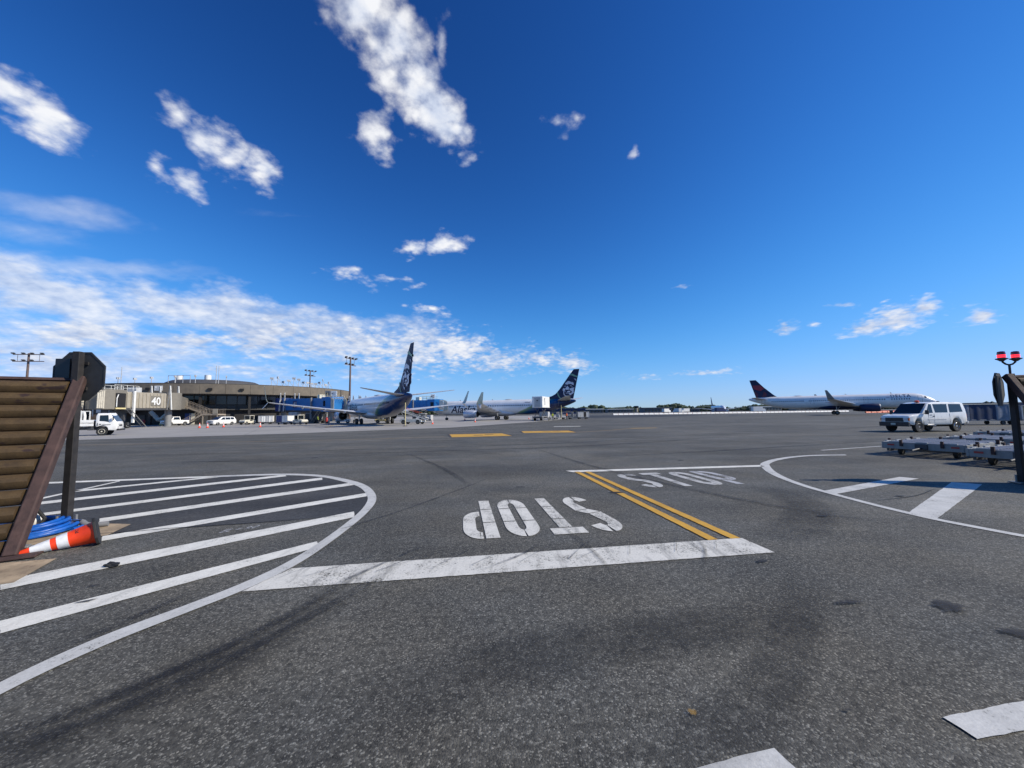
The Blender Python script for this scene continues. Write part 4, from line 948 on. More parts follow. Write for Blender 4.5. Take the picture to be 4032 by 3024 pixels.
        MB().lathe([(er * .76, -el_ * .8), (er * .74, -el_ * .98), (er * .52, -el_ * 1.02), (er * .5, -el_ * .9), (er * .30, -el_ * 1.08), (.02, -el_ * 1.32)], 28, M).build('exhaust', 'exhaust_dark', e, smooth=40)
        yw = ey; pl = [(ex - .9, ez + er * .85), (ex - 1.2, ez + er * 1.15), (le(yw) - .1, zw(yw) + .12), (le(yw) - 2.2, zw(yw) - .1), (ex - el_ - .5, ez + er * .5)]
        MB().prism(pl, s * ey - .13, s * ey + .13, lambda a, b, h: (a, h, b)).build('pylon', S['wing_m'], e, bevel=.03)
        # main gear
        gy = S['track'] / 2; g = MB(); g.cyl((0, s * gy, S['wr']), (-.1, s * gy, zr), .11, n=10); g.cyl((0, s * gy, 1.2), (1.0, s * gy * .7, zr), .05, n=8)
        ge = g.build('main_gear', 'light_grey', t, smooth=40)
        for k in (-1, 1): wheel(ge, 0, s * gy + k * .42, S['wr'], .40, 'light_grey', k, hub=.52)
    ng = MB(); xg = S['nose_gear']; ng.cyl((xg, 0, .35), (xg + .1, 0, zc - H + .4), .08, n=10); nge = ng.build('nose_gear', 'light_grey', t, smooth=40)
    for k in (-1, 1): wheel(nge, xg, k * .22, .36, .2, 'light_grey', k, hub=.52)
    # fin from its traced outline: leading edge and trailing edge per height
    FX, FZ, px, pz, sgn = S['fin_ref']; map_ = lambda a, b: (FX + sgn * (S['fin_te'][0] - a) / px, FZ - (b - S['fin_te'][1]) / pz)
    LE = sorted([map_(*q) for q in S['fin_le']], key=lambda q: q[1]); TE = sorted([map_(*q) for q in S['fin_tr']], key=lambda q: q[1])
    zs = [LE[0][1] + (LE[-1][1] - LE[0][1]) * (i / 12) ** 1.25 for i in range(13)]
    fl = lambda L, z: interp([(q[1], q[0]) for q in L], z)[0]
    th = lambda z: .46 * (1 - .62 * (z - zs[0]) / (zs[-1] - zs[0])) * sc ** 0
    foil([(fl(LE, z), fl(TE, z), 0, z, th(z) * (1 if fl(LE, z) - fl(TE, z) < 6 else .8)) for z in zs], 'fin', S['fin_m'], vertical=True)
    for polys, m, nm in S['emblem']:
        for pl in polys:
            pts = [map_(*q) for q in pl]
            for s in (-1, 1):
                MB().prism(pts, 0, .012, lambda a, b, h, s=s: (a, s * (th(b) * .5 + .004 + h), b)).build(nm, MATS[m].name, t)
    # cabin windows, doors, cockpit
    wz = S['win_z']; rr = [(.125 * math.cos(q), .19 * math.sin(q)) for q in [2 * math.pi * k / 10 for k in range(10)]]
    me = MB().prism(rr, 0, .012, lambda a, b, h: (a, h, b)).mesh('cabin_window'); me.materials.append(MATS['glass'])
    x = S['win'][0]; i = 0
    while x > S['win'][1]:
        if i not in S.get('skip', ()):
            for s in S.get('win_sides', (-1, 1)): share('cabin_window', me, t, (x, s * (ysurf(x, wz) + .006), wz), (math.asin((wz - fs(x)[2]) / fs(x)[1]), 0, 0 if s > 0 else math.pi))
        x -= .508; i += 1
    for dx, hh in S['doors']:
        for s in S.get('win_sides', (-1, 1)):
            mb = MB()
            for (a0_, a1_, b0, b1) in ((-.45, .45, 1.85, 1.90), (-.45, .45, 0, .05), (-.45, -.40, .05, 1.85), (.40, .45, .05, 1.85)):
                n = 6
                for k in range(n):
                    z0, z1 = hh + b0 + (b1 - b0) * k / n, hh + b0 + (b1 - b0) * (k + 1) / n
                    q = [(dx + a0_, z0), (dx + a1_, z0), (dx + a1_, z1), (dx + a0_, z1)]; mb.poly([(a, s * (ysurf(a, b) + .012), b) for a, b in q])
            mb.build('door_outline', 'mid_grey', t)
    for s in (-1, 1):
        for (xa, xb, za, zb) in ((xn - 2.1, xn - 1.55, zc + .55, zc + .98), (xn - 2.75, xn - 2.2, zc + .58, zc + 1.08)):
            mb = MB(); mb.prism([(xb, za), (xa, za), (xa, zb), (xb - .18, zb)], 0, .03, lambda a, b, h, s=s: (a, s * (ysurf(a, min(b, zc + fs(a)[1] * .86)) + h), b)); mb.build('cockpit_window', 'glass', t)
    for (ax, ah) in ((xn - 9, .35), (xn - 19, .3)):
        MB().prism([(ax, zc + H - .03), (ax - .35, zc + H - .03), (ax - .38, zc + H + ah), (ax - .22, zc + H + ah)], -.02, .02, lambda a, b, h: (a, h, b)).build('antenna', 'light_grey', t)
    rg = []
    for dx, r in ((1.3, .03), (.6, .22), (-.6, .24), (-1.4, .03)): rg.append([(S['dome'] + dx, r * 2.2 * math.cos(math.pi * k / 6), zc + H - .05 + r * math.sin(math.pi * k / 6)) for k in range(7)])
    MB().loft(rg, wrap=True).build('radome', 'light_grey', t, smooth=60)
    t['_'] = 0; del t['_']
    return t, ysurf
def fus_text(t, ys, txt, size, x0, z0, side, direction, m, shear=0, bold=0, name='lettering', spacing=1, w=None):
    f = lambda u, v: (x0 + direction * u, side * (ys(x0 + direction * u, z0 + v) + .012), z0 + v)
    mb = text_mb(txt, size, f, shear, bold, cuts=[.1, .2, .3, .4, .5, .6, .7, .8, .9], spacing=spacing)
    if w:
        k = w / mb.width; mb = text_mb(txt, size, lambda u, v: f(u * k, v), shear, bold, cuts=[.1, .2, .3, .4, .5, .6, .7, .8, .9], spacing=spacing)
    return mb.build(name, m, t)
FIN737 = dict(fin_te=(1455, 150), fin_le=[(1190, 150), (1030, 340), (880, 540), (700, 780), (540, 1000), (400, 1160), (300, 1270), (150, 1360), (0, 1410), (-250, 1470), (-300, 1520)], fin_tr=[(1455, 150), (1130, 1560)],
    emblem=[(FACE_WHITE, 'emblem_white', 'tail_emblem'), (FACE_GREEN, 'emblem_green', 'tail_stripe')], fin_m='navy')
S9 = dict(nose=22.0, tail=-20.1, W=3.76, H=4.01, zc=3.30, span=34.4, root=7.3, tip=1.65, wing_x=6.6, winglet=2.6, split=True, wing_m='wing_grey', winglet_m='emblem_green', skin='livery_blend',
    hstab=(-15.3, 4.75, 7.17), hstab_m='wing_grey', eng=(4.83, 8.6, 1.62, 1.02, 3.9), eng_m='engine_white', track=5.72, wr=.56, nose_gear=17.2, fin_ref=(-21.2, 12.5, 187, 187, 1),
    win_z=3.72, win=(16.2, -14.6), skip=(12, 25), doors=[(17.2, 2.72), (-15.6, 2.72)], dome=-2.0, **FIN737)
mat('engine_white', (.62, .65, .70), .25, .2, var=.06, coat=.4)
mat('winglet_blend', (.42, .50, .44), .35, var=.35, sc=1.2)
S9['winglet_m'] = 'winglet_blend'
S8 = dict(S9); S8.update(nose=19.6, tail=-18.7, nose_gear=15.6, wing_x=6.2, hstab=(-13.9, 4.75, 7.17), fin_ref=(-19.9, 12.5, 187, 187, 1), win=(13.9, -13.2), doors=[(14.9, 2.72), (-14.2, 2.72)], eng=(4.83, 8.0, 1.62, 1.02, 3.9))
p1, y1 = aircraft('white jet with a navy face-emblem tail seen from behind, at the blue jet bridge 41', (-26.0, 72.8), 125.2, S8)
fus_text(p1, y1, 'Alaska', 2.5, 12.9, 2.35, 1, -1, 'navy', .35, .03, w=7.0)
p2, y2 = aircraft('white jet with a navy face-emblem tail seen from its side, lettering along the nose', (-2.8, 102.8), 157.2, S9)
fus_text(p2, y2, 'Alaska', 2.75, 14.9, 2.02, 1, -1, 'navy', .35, .035, w=7.9)
fus_text(p2, y2, 'N255AK', .42, -7.2, 4.35, 1, -1, 'navy', .2, .004)
SD = dict(nose=21.9, tail=-22.6, W=3.95, H=4.14, zc=3.95, span=33.6, root=7.2, tip=1.6, wing_x=6.3, winglet=2.5, wing_m='wing_grey', winglet_m='mid_grey', skin='livery_belly', belly='navy',
    hstab=(-16.6, 4.95, 6.2), hstab_m='wing_grey', eng=(5.75, 9.2, 2.0, 1.15, 4.3), eng_m='navy', track=7.6, wr=.60, nose_gear=16.9, fin_ref=(-22.1, 11.76, 115, 98, -1), fin_te=(440, 185),
    fin_le=[(655, 180), (900, 430), (1180, 670), (1300, 755), (1440, 790), (1520, 830)], fin_tr=[(440, 185), (655, 850)], emblem=[(RED_A, 'emblem_red', 'tail_emblem'), (RED_B, 'emblem_dark_red', 'tail_emblem')], fin_m='navy',
    win_z=4.35, win=(16.0, -16.4), skip=(8, 9, 30, 31, 45, 46), doors=[(18.2, 3.3), (6.9, 3.3), (-5.6, 3.3), (-18.4, 3.3)], dome=-9.0)
pd, yd = aircraft('white jet with a red and navy tail and dark blue engine, taxiing behind the van', (99.6, 118.6), -34.3, SD, .1)
fus_text(pd, yd, 'DELTA', 1.15, 12.3, 4.85, -1, 1, 'navy', 0, .012, spacing=1.25, w=4.1)
MB().prism([(11.2, 4.87), (12.0, 4.87), (11.6, 5.55)], 0, .012, lambda a, b, h: (a, -(yd(a, b) + h), b)).build('red_emblem', 'emblem_red', pd)
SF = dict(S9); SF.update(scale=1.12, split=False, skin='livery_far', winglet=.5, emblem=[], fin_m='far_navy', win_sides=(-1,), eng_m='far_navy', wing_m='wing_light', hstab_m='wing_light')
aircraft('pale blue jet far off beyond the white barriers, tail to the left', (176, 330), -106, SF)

# tail support posts
for label, (x, y) in (('thin yellow tail post standing under the tail of the nearer jet', (-16.2, 58.2)), ('thin pale tail post under the tail of the farther face-emblem jet', (11.9, 93.5))):
    t = thing('tail_post', label, 'tail post', (x, y, 0))
    MB().cyl((0, 0, 0), (0, 0, 3.6), .06, n=8).build('pole', 'pale_yellow', t, smooth=40); MB().lathe([(.4, 0), (.4, .04), (.1, .1)], 12).build('base', 'dark_grey', t); MB().cyl((0, 0, 3.6), (0, 0, 3.75), .12, n=10).build('pad', 'black_rubber', t)

# ------------------------------------------------------------------ terminal pier (round satellite)
CX, CY, RP = -86.0, 119.0, 33.0
pier = thing('terminal_pier', 'long low round-ended concrete pier with dark glazing and rooftop gear', 'terminal', (CX, CY, 0))
A0, A1, NS = -168, 36, 24
def cyl_seg(r0, r1, z0, z1, a, b, n=4):
    mb = MB(); rings = []
    for i in range(n + 1):
        q = R(a + (b - a) * i / n); c, s = math.cos(q), math.sin(q); rings.append([(r0 * c, r0 * s, z0), (r1 * c, r1 * s, z0), (r1 * c, r1 * s, z1), (r0 * c, r0 * s, z1)])
    return mb.loft(rings)
da = (A1 - A0) / NS
for i in range(NS):
    a = A0 + i * da; cyl_seg(RP - .5, RP, 7.15, 9.5, a + .04, a + da - .04).build('fascia_panel', 'pier_concrete', pier)
    cyl_seg(RP - 4.3, RP - 4.2, 3.4, 7.1, a, a + da).build('wall_panel', 'pier_dark', pier)
    for k in range(2):
        b0 = a + k * da / 2; q0, q1 = R(b0 + .22), R(b0 + da / 2 - .22)
        for z0, z1, nm in ((4.75, 6.95, 'window'), (3.6, 4.55, 'spandrel_panel')):
            P = [((RP - 4.16) * math.cos(q), (RP - 4.16) * math.sin(q)) for q in (q0, q1)]
            mb = MB(); mb.add([(P[0][0], P[0][1], z0), (P[1][0], P[1][1], z0), (P[1][0], P[1][1], z1), (P[0][0], P[0][1], z1)], [(0, 1, 2, 3)]); mb.build(nm, 'pier_glass' if nm == 'window' else 'pier_grey', pier)
        q = R(b0); MB().cbox(((RP - 4.08) * math.cos(q), (RP - 4.08) * math.sin(q), 5.25), (.16, .14, 3.5), q).build('mullion', 'pier_grey', pier)
    cyl_seg(RP - 5.0, RP - 4.5, 0, 3.4, a, a + da).build('lower_wall', 'pier_dark', pier)
    if i % 2 == 0: q = R(a); MB().cbox(((RP - .9) * math.cos(q), (RP - .9) * math.sin(q), 3.5), (.5, .5, 7.0), q).build('column', 'pier_dark', pier)
cyl_seg(RP - 4.9, RP - 3.4, 3.36, 3.6, A0, A1, 60).build('floor_edge', 'pier_grey', pier)
mb = MB(); mb.lathe([(.5, 7.0), (RP - .45, 7.0), (RP - .45, 9.3), (.5, 9.4)], 72); mb.build('roof_deck', 'roof_grey', pier)
cyl_seg(RP - .7, RP + .05, 9.5, 9.58, A0, A1, 60).build('coping', 'pier_grey', pier)
# low rounded penthouse on the roof
pc = Vector((-91.2 - CX, 117.5 - CY, 0))
mb = MB(); mb.lathe([(12.5, 9.4), (12.3, 10.6), (11.6, 11.7), (10.4, 12.3), (5, 12.5), (.3, 12.55)], 48, Matrix.Translation(pc)); pent = mb.build('penthouse', 'roof_grey', pier, smooth=35)
for i, (x, h, r) in enumerate(((-3.8, 1.5, .8), (4.4, 1.5, .8))): MB().cyl((pc.x + x, pc.y - 8.5, 12.1), (pc.x + x, pc.y - 8.5, 12.1 + h), r, n=10).build('roof_vent', 'building_white', pent, smooth=40)
m = MB()
for x in (-3, -1, 1, 3): m.box(pc.x + x - .05, pc.x + x + .05, pc.y - 12.9, pc.y - 12.8, 9.5, 13.2)
m.box(pc.x - 3, pc.x + 3, pc.y - 12.9, pc.y - 12.8, 13.1, 13.2); m.box(pc.x - 3, pc.x + 3, pc.y - 12.9, pc.y - 12.8, 10.6, 10.7); m.build('equipment_frame', 'light_grey', pent)
rnd = random.Random(12)
def at_deg(a, r): return (r * math.cos(R(a)), r * math.sin(R(a)))
for a, h in ((-104, 4.4), (-106, 1.8), (-96, 1.5), (-88, 1.7), (-78, 2.0), (-70, 2.2), (-62, 4.8), (-61, 4.8), (-58, 2.2)):
    x, y = at_deg(a, RP - 4); MB().cyl((x, y, 9.3), (x, y, 9.4 + h), .07, n=6).build('antenna_mast', 'light_grey', pier); 
    if h < 3: MB().cbox((x, y, 9.4 + h), (.7, .25, .45), R(a)).build('floodlight', 'light_grey', pier)
for k in range(14):     # framed aerials along the far roof
    a = -40 + k * 2.6; x, y = at_deg(a, RP - 2.5); h = rnd.uniform(1.3, 3.0); m = MB()
    m.tube([(x, y, 9.4), (x + .2, y, 9.4 + h)], .06, 5); m.tube([(x + 1.3, y + .6, 9.4), (x + .2, y, 9.4 + h)], .05, 5); m.cbox((x + .2, y - .1, 9.4 + h), (.8, .2, .5), rnd.uniform(-1, 1)); m.build('aerial', 'light_grey', pier)
for a in (-113, -83, -62.5, -52): x, y = at_deg(a, RP + .25); MB().cbox((x, y, 8.2), (.35, .8, .5), R(a), 0, .3).build('fascia_lamp', 'black_plastic', pier)
q = R(-79.5); x, y = at_deg(-79.5, RP + .04); sg = MB().cbox((x, y, 8.35), (.05, 1.6, 1.1), q).build('notice_board', 'building_white', pier)
for z, w in ((8.68, .7), (8.45, .55), (8.22, 1.3), (8.0, 1.0)):
    x2, y2 = at_deg(-79.5, RP + .075); MB().cbox((x2, y2, z), (.01, w, .09), q).build('notice_line', 'mid_grey', sg)
# projecting brown bay beside gate 40, with pale door and pipes
q = R(-103); M = Matrix.Rotation(q, 4, 'Z')
MB().box(RP - 6, RP - .8, -4.2, 4.2, 2.6, 7.12, M).build('brown_bay', 'pier_brown', pier, bevel=.05)
for y in (3.9, -3.0): MB().cyl(M @ Vector((RP - .62, y, 2.2)), M @ Vector((RP - .62, y, 7.1)), .10, n=8).build('downpipe', 'light_grey', pier, smooth=40)
MB().box(RP - .79, RP - .72, -2.2, -.8, 3.0, 6.2, M).build('pale_door', 'light_grey', pier); MB().box(RP - .79, RP - .70, 1.6, 1.9, 3.8, 5.2, M).build('wall_notice', 'building_white', pier)
for a, w, h, mm in ((-93, 2.2, 2.3, 'pier_grey'), (-72.5, 1.2, 2.6, 'blue_door'), (-70.8, 1.0, 2.6, 'cream'), (-66, 1.3, 2.6, 'pier_grey'), (-58, 2.2, 2.4, 'pier_grey')):
    x, y = at_deg(a, RP - 4.42); MB().cbox((x, y, h / 2), (.12, w, h), R(a)).build('ground_door', mm, pier)
# far wing of the terminal, only its pale roof shows above the fence
wing = thing('terminal_wing', 'cream roof edge of a low wing behind the rusty fence', 'terminal', (-150, 100, 0))
MB().box(-60, 18, 0, 30, 0, 10.4).build('wall', 'pier_brown', wing); MB().box(-61, 18.5, -.8, 31, 10.41, 11.6).build('roof_edge', 'cream', wing); MB().box(-20, -10, 6, 16, 11.61, 13).build('roof_unit', 'building_white', wing)

# outside stair
st = thing('outdoor_stair', 'tan metal outdoor stair with railings zigzagging down from the pier', 'stairs', (-70.2, 85.2, 0), R(7))
def flight(x0, z0, x1, z1, y0, y1, n):
    dz = (z1 - z0)
    for k in (y0, y1):
        MB().prism([(x0, z0), (x0, z0 - .35), (x1, z1 - .35), (x1, z1)], k - .05, k + .05, lambda a, b, h: (a, h, b)).build('stringer', 'stair_brown', st)
        MB().tube([(x0, k, z0 + 1.05), (x1, k, z1 + 1.05)], .035, 6).build('handrail', 'stair_brown', st)
        m = MB(); c = int(abs(x1 - x0) / .3)
        for i in range(c + 1): x = x0 + (x1 - x0) * i / c; z = z0 + dz * i / c; m.box(x - .015, x + .015, k - .015, k + .015, z, z + 1.05)
        m.build('balusters', 'stair_brown', st)
    for i in range(n): x = x0 + (x1 - x0) * (i + .5) / n; z = z0 + dz * (i + .5) / n; MB().box(x - .16, x + .16, y0 + .051, y1 - .051, z - .04, z).build('tread', 'pier_grey', st)
def landing(x0, x1, z, y0, y1, legs=True):
    MB().box(x0, x1, y0, y1, z - .3, z - .02).build('landing', 'stair_brown', st)
    for k in (y0, y1):
        MB().tube([(x0, k, z + 1.05), (x1, k, z + 1.05)], .035, 6).build('handrail', 'stair_brown', st); m = MB()
        for i in range(int((x1 - x0) / .3) + 1): x = x0 + .3 * i; m.box(x - .015, x + .015, k - .015, k + .015, z, z + 1.05)
        m.build('balusters', 'stair_brown', st)
    if legs:
        for x in (x0 + .15, x1 - .15):
            for k in (y0 + .1, y1 - .1): MB().box(x - .07, x + .07, k - .07, k + .07, 0, z - .3).build('support', 'stair_brown', st)
landing(-4.6, -2.6, 4.4, 0, 1.4, False); flight(-2.6, 4.4, 2.2, 2.4, 0, 1.4, 12); landing(2.2, 5.4, 2.4, -1.5, 1.4); flight(2.2, 2.4, -1.8, 0, -1.5, -.1, 12)
MB().box(4.4, 5.4, -1.56, -1.50, 2.4, 3.5).build('end_screen', 'bridge_tan', st)
# ------------------------------------------------------------------ jet bridges
def jet_bridge(label, A, B, zA, zB, mt, md, num, side, sign=None, ribs=True, hframes=True, cab_m=None, cab_rot=0, hfx=(2.6, 4.4, 8.0, 9.8), link=None, xf=.5, open_cab_look=False):
    A_, B_ = Vector(A), Vector(B); d = B_ - A_; L = d.length; rz = math.atan2(d.y, d.x)
    t = thing('jet_bridge', label, 'jet bridge', (A[0], A[1], 0), rz); H = 2.75
    fl = lambda x: zA + (zB - zA) * x / L
    def tun(x0, x1, w, h, name, m, dz=0):
        rg = [[(x, -w, fl(x) + dz), (x, w, fl(x) + dz), (x, w, fl(x) + h + dz), (x, -w, fl(x) + h + dz)] for x in (x0, x1)]
        return MB().loft(rg).build(name, m, t, bevel=.04)
    MB().cyl((0, 0, zA - .3), (0, 0, zA + H + .2), 1.9, n=24).build('rotunda', md, t, smooth=40); MB().cyl((0, 0, 0), (0, 0, zA - .3), .55, n=16).build('rotunda_column', 'mid_grey', t, smooth=40)
    if link:
        v = Matrix.Rotation(-rz, 2) @ (Vector(link) - A_); n_ = Vector((-v.y, v.x)).normalized() * 1.35
        MB().prism([tuple(n_), tuple(-n_), tuple(v - n_), tuple(v + n_)], zA, zA + H - .2).build('fixed_walkway', md, t, bevel=.04)
    xm = L * xf; tun(1.5, xm + 1.5, 1.30, H - .25, 'inner_tunnel', md, .12); ou = tun(xm, L - 1.5, 1.52, H, 'outer_tunnel', mt)
    if ribs:
        me = MB().box(-.09, .09, -.05, .05, 0, H - .3).mesh('rib'); me.materials.append(MATS[mt])
        for s in (-1, 1):
            x = xm + .5
            while x < L - 1.8: share('rib', me, t, (x, s * 1.56, fl(x) + .15)); x += .72
            x = 2.2
            while x < xm - .3: share('rib', me, t, (x, s * 1.33, fl(x) + .22), (0, 0, 0), (1, .8, .9)); x += .72
    for s in (-1, 1):
        m = MB(); m.loft([[(x, s * 1.45 - .10, fl(x) - .34), (x, s * 1.45 + .10, fl(x) - .34), (x, s * 1.45 + .10, fl(x) - .02), (x, s * 1.45 - .10, fl(x) - .02)] for x in (xm, L - 1.5)]); m.build('side_beam', 'dark_grey', t)
    # cab: rounded box with a side window, canopy of folded slats
    cb = cab_m or mt
    cr = Matrix.Translation((L - .3, 0, zB)) @ Matrix.Rotation(cab_rot, 4, 'Z')
    oc = [(-1.6, -1.75), (.6, -1.95), (1.9, -1.3), (1.9, 1.3), (.6, 1.95), (-1.6, 1.75)]
    MB().prism(oc, -.2, H + .25, lambda a, b, h: cr @ Vector((a, b, h))).build('cab', cb, t, bevel=.08)
    for s in (-1, 1):
        MB().prism([(-.6, 1.0), (.35, 1.0), (.35, 2.2), (-.6, 2.2)], 0, .05, lambda a, b, h, s=s: cr @ Vector((a, s * (1.88 + (a - .6) * .09 + .02 + h), b))).build('cab_window', 'glass', t)
    if open_cab_look:
        MB().prism([(-1.25, .15), (.55, .15), (.55, 2.45), (-1.25, 2.45)], 0, .03, lambda a, b, h: cr @ Vector((a, side * (1.80 + (a + 1.6) * .09 + .06 + h), b))).build('cab_shade_panel', 'pier_dark', t)  # dark panel on the closed cab, its colour standing in for a shaded interior
        MB().prism([(-1.3, -.15), (.6, -.15), (.6, .08), (-1.3, .08)], 0, .08, lambda a, b, h: cr @ Vector((a, side * (1.80 + (a + 1.6) * .09 + .06 + h), b))).build('cab_bumper', 'pale_yellow', t)
        MB().tube([cr @ Vector((.2, side * 2.08, 2.2)), cr @ Vector((.5, side * 2.15, 1.6)), cr @ Vector((.5, side * 2.15, .2))], .07, 6).build('cab_rail', 'steel_paint_white', t)
    for k in range(7):
        a = -.9 + k * .3; m = MB(); z0, z1 = -.1, H + .1
        p = [(1.85 + .06 * k * 0, a * 1.9 - .10, z1), (1.85, a * 1.9 + .02, z1), (3.0, a * 1.55 + .02, z1 - .35), (3.0, a * 1.55 - .10, z1 - .35)]
        m.add([cr @ Vector(q) for q in p] + [cr @ Vector((q[0], q[1], q[2] - .05)) for q in p], [(0, 1, 2, 3), (7, 6, 5, 4), (0, 4, 5, 1), (1, 5, 6, 2), (2, 6, 7, 3), (3, 7, 4, 0)]); m.build('canopy_slat', 'canvas', t)
    for s in (-1, 1):
        for k in range(4):
            x0, x1 = 1.9 + k * .28, 2.12 + k * .28; m = MB(); m.prism([(x0, -.05), (x1, -.05), (x1, H - .05 - k * .1), (x0, H - .05 - k * .1)], 0, .06, lambda a, b, h, s=s: cr @ Vector((a, s * (1.55 - .06 * (a - 1.9)) + h, b))); m.build('canopy_fold', 'canvas', t)
    # drive column with bogie
    xd = L - (6.0 if L > 18 else 3.1); zf = fl(xd)
    for s in (-1, 1): MB().box(xd - .16, xd + .16, s * 1.85 - .16, s * 1.85 + .16, .9, zf + 2.9).build('lift_column', 'steel_paint_white' if 'tan' in mt else 'mid_grey', t, bevel=.02)
    MB().box(xd - .2, xd + .2, -1.9, 1.9, zf - .75, zf - .36).build('cross_beam', 'dark_grey', t); MB().box(xd - .3, xd + .3, -1.3, 1.3, .5, .95).build('bogie_beam', 'dark_grey', t, bevel=.03)
    for s in (-1, 1): wheel(t, xd, s * 1.0, .52, .38, 'light_grey', s)
    MB().prism([(xd - .2, .95), (xd + .2, .95), (xd + .25, zf - .76), (xd - .25, zf - .76)], -.5, .5, lambda a, b, h: (a, h, b)).build('pivot', 'dark_grey', t)
    if hframes:         # pairs of leaning struts standing over the tunnel
        for x in hfx:
            for s in (-1, 1):
                top = (x + .5, s * 1.70, fl(x) + H + 1.5); m = MB(); m.tube([(x, s * 1.72, fl(x) - .3), top], .13, 4); m.build('strut', 'steel_paint_white', t); m = MB(); m.tube([(x + 1.0, s * 1.72, fl(x) - .3), top], .10, 4); m.build('strut', 'galvanised', t)
    # roof rails and service unit near the cab
    m = MB()
    for s in (-1, 1):
        for z in (.55, 1.05): m.tube([(L - 4.5, s * 1.3, fl(L) + H + .05 + z), (L - .2, s * 1.3, fl(L) + H + .05 + z)], .03, 5)
        for k in range(5): x = L - 4.5 + k * 1.07; m.tube([(x, s * 1.3, fl(L) + H), (x, s * 1.3, fl(L) + H + 1.1)], .03, 5)
    m.build('roof_railing', 'steel_paint_white' if 'tan' in mt else 'pale_yellow', t)
    MB().cbox((L - 5.2, 0, fl(L) + H + .5), (1.1, 1.4, .9)).build('roof_unit', 'cream' if 'tan' not in mt else 'light_grey', t, bevel=.03)
    m = MB()
    for s in (-1, 1): m.tube([(L - 1.6, side * (1.9 + .35 + s * .35), zB), (L - 4.8, side * (2.25 + s * .35), .2)], .06, 5)
    for k in range(10): x = L - 1.8 - k * .31; z = zB - .2 - k * (zB - .3) / 10; m.box(x - .12, x + .12, side * 2.25 - .34, side * 2.25 + .34, z - .02, z + .02)
    m.build('service_stair', 'galvanised', t)
    if num:
        n, u, hgt, zz = num
        if hgt < 0: hgt = -hgt
        f = (lambda a, b: (L * u - a, 1.63, fl(L * u) + zz + b)) if side > 0 else (lambda a, b: (L * u + a, -1.63, fl(L * u) + zz + b))
        tm = text_mb(n, hgt, f, bold=.03)
        MB().box(min(q[0] for q in tm.v) - .15, max(q[0] for q in tm.v) + .15, side * 1.612 - .006, side * 1.612 + .006, fl(L * u) + zz - .2, fl(L * u) + zz + hgt * .72 + .2).build('number_panel', 'bridge_tan_dark' if 'tan' in mt else md, t)
        tm.build('number_lettering', 'building_white', t)
    if sign:
        for k, (n, mm, tx, dy) in enumerate(sign):
            z0 = zB + H + .55; ca = -rz
            c = Vector((L - 1.0, dy, z0 + .55)); mat_ = Matrix.Translation(c) @ Matrix.Rotation(ca, 4, 'Z')
            b = MB().box(-.62, .62, -.06, .06, -.55, .55, mat_).build('gate_sign', mm, t, bevel=.02)
            text_mb(n, .95, lambda a, b_, M=mat_: M @ Vector((a - .52, -.066, b_ - .33)), bold=.012).build('sign_lettering', tx, b); MB().tube([(c.x, c.y, z0 - .6), (c.x, c.y, z0)], .05, 6).build('sign_stem', 'dark_grey', b)
    return t
jet_bridge('tan ribbed jet bridge numbered 40 behind the white service truck', (-66.6, 74.4), (-66.0, 62.0), 3.5, 3.35, 'bridge_tan', 'bridge_tan_dark', ('40', .46, 1.9, .65), 1, cab_m='bridge_tan_dark', hfx=(-.4, 1.5), xf=.2, open_cab_look=True, link=(-76.5, 88.5))
jet_bridge('blue jet bridge numbered 41 reaching the nearer jet', (-58, 97.5), (-39.2, 84.2), 3.2, 2.75, 'bridge_blue', 'bridge_navy', ('41', .36, 1.75, .75), -1, [('41', 'mid_grey', 'black_plastic', -.75), ('41', 'building_white', 'mid_grey', .65)], ribs=False, cab_m='bridge_blue', xf=.12, hfx=(1.4, 3.6))
jet_bridge('blue ribbed jet bridge numbered 42 behind the tail of the nearer jet', (-53.2, 112.5), (-21.0, 106.0), 3.2, 2.8, 'bridge_blue', 'bridge_navy', None, -1, [('42', 'building_white', 'black_plastic', 0)])

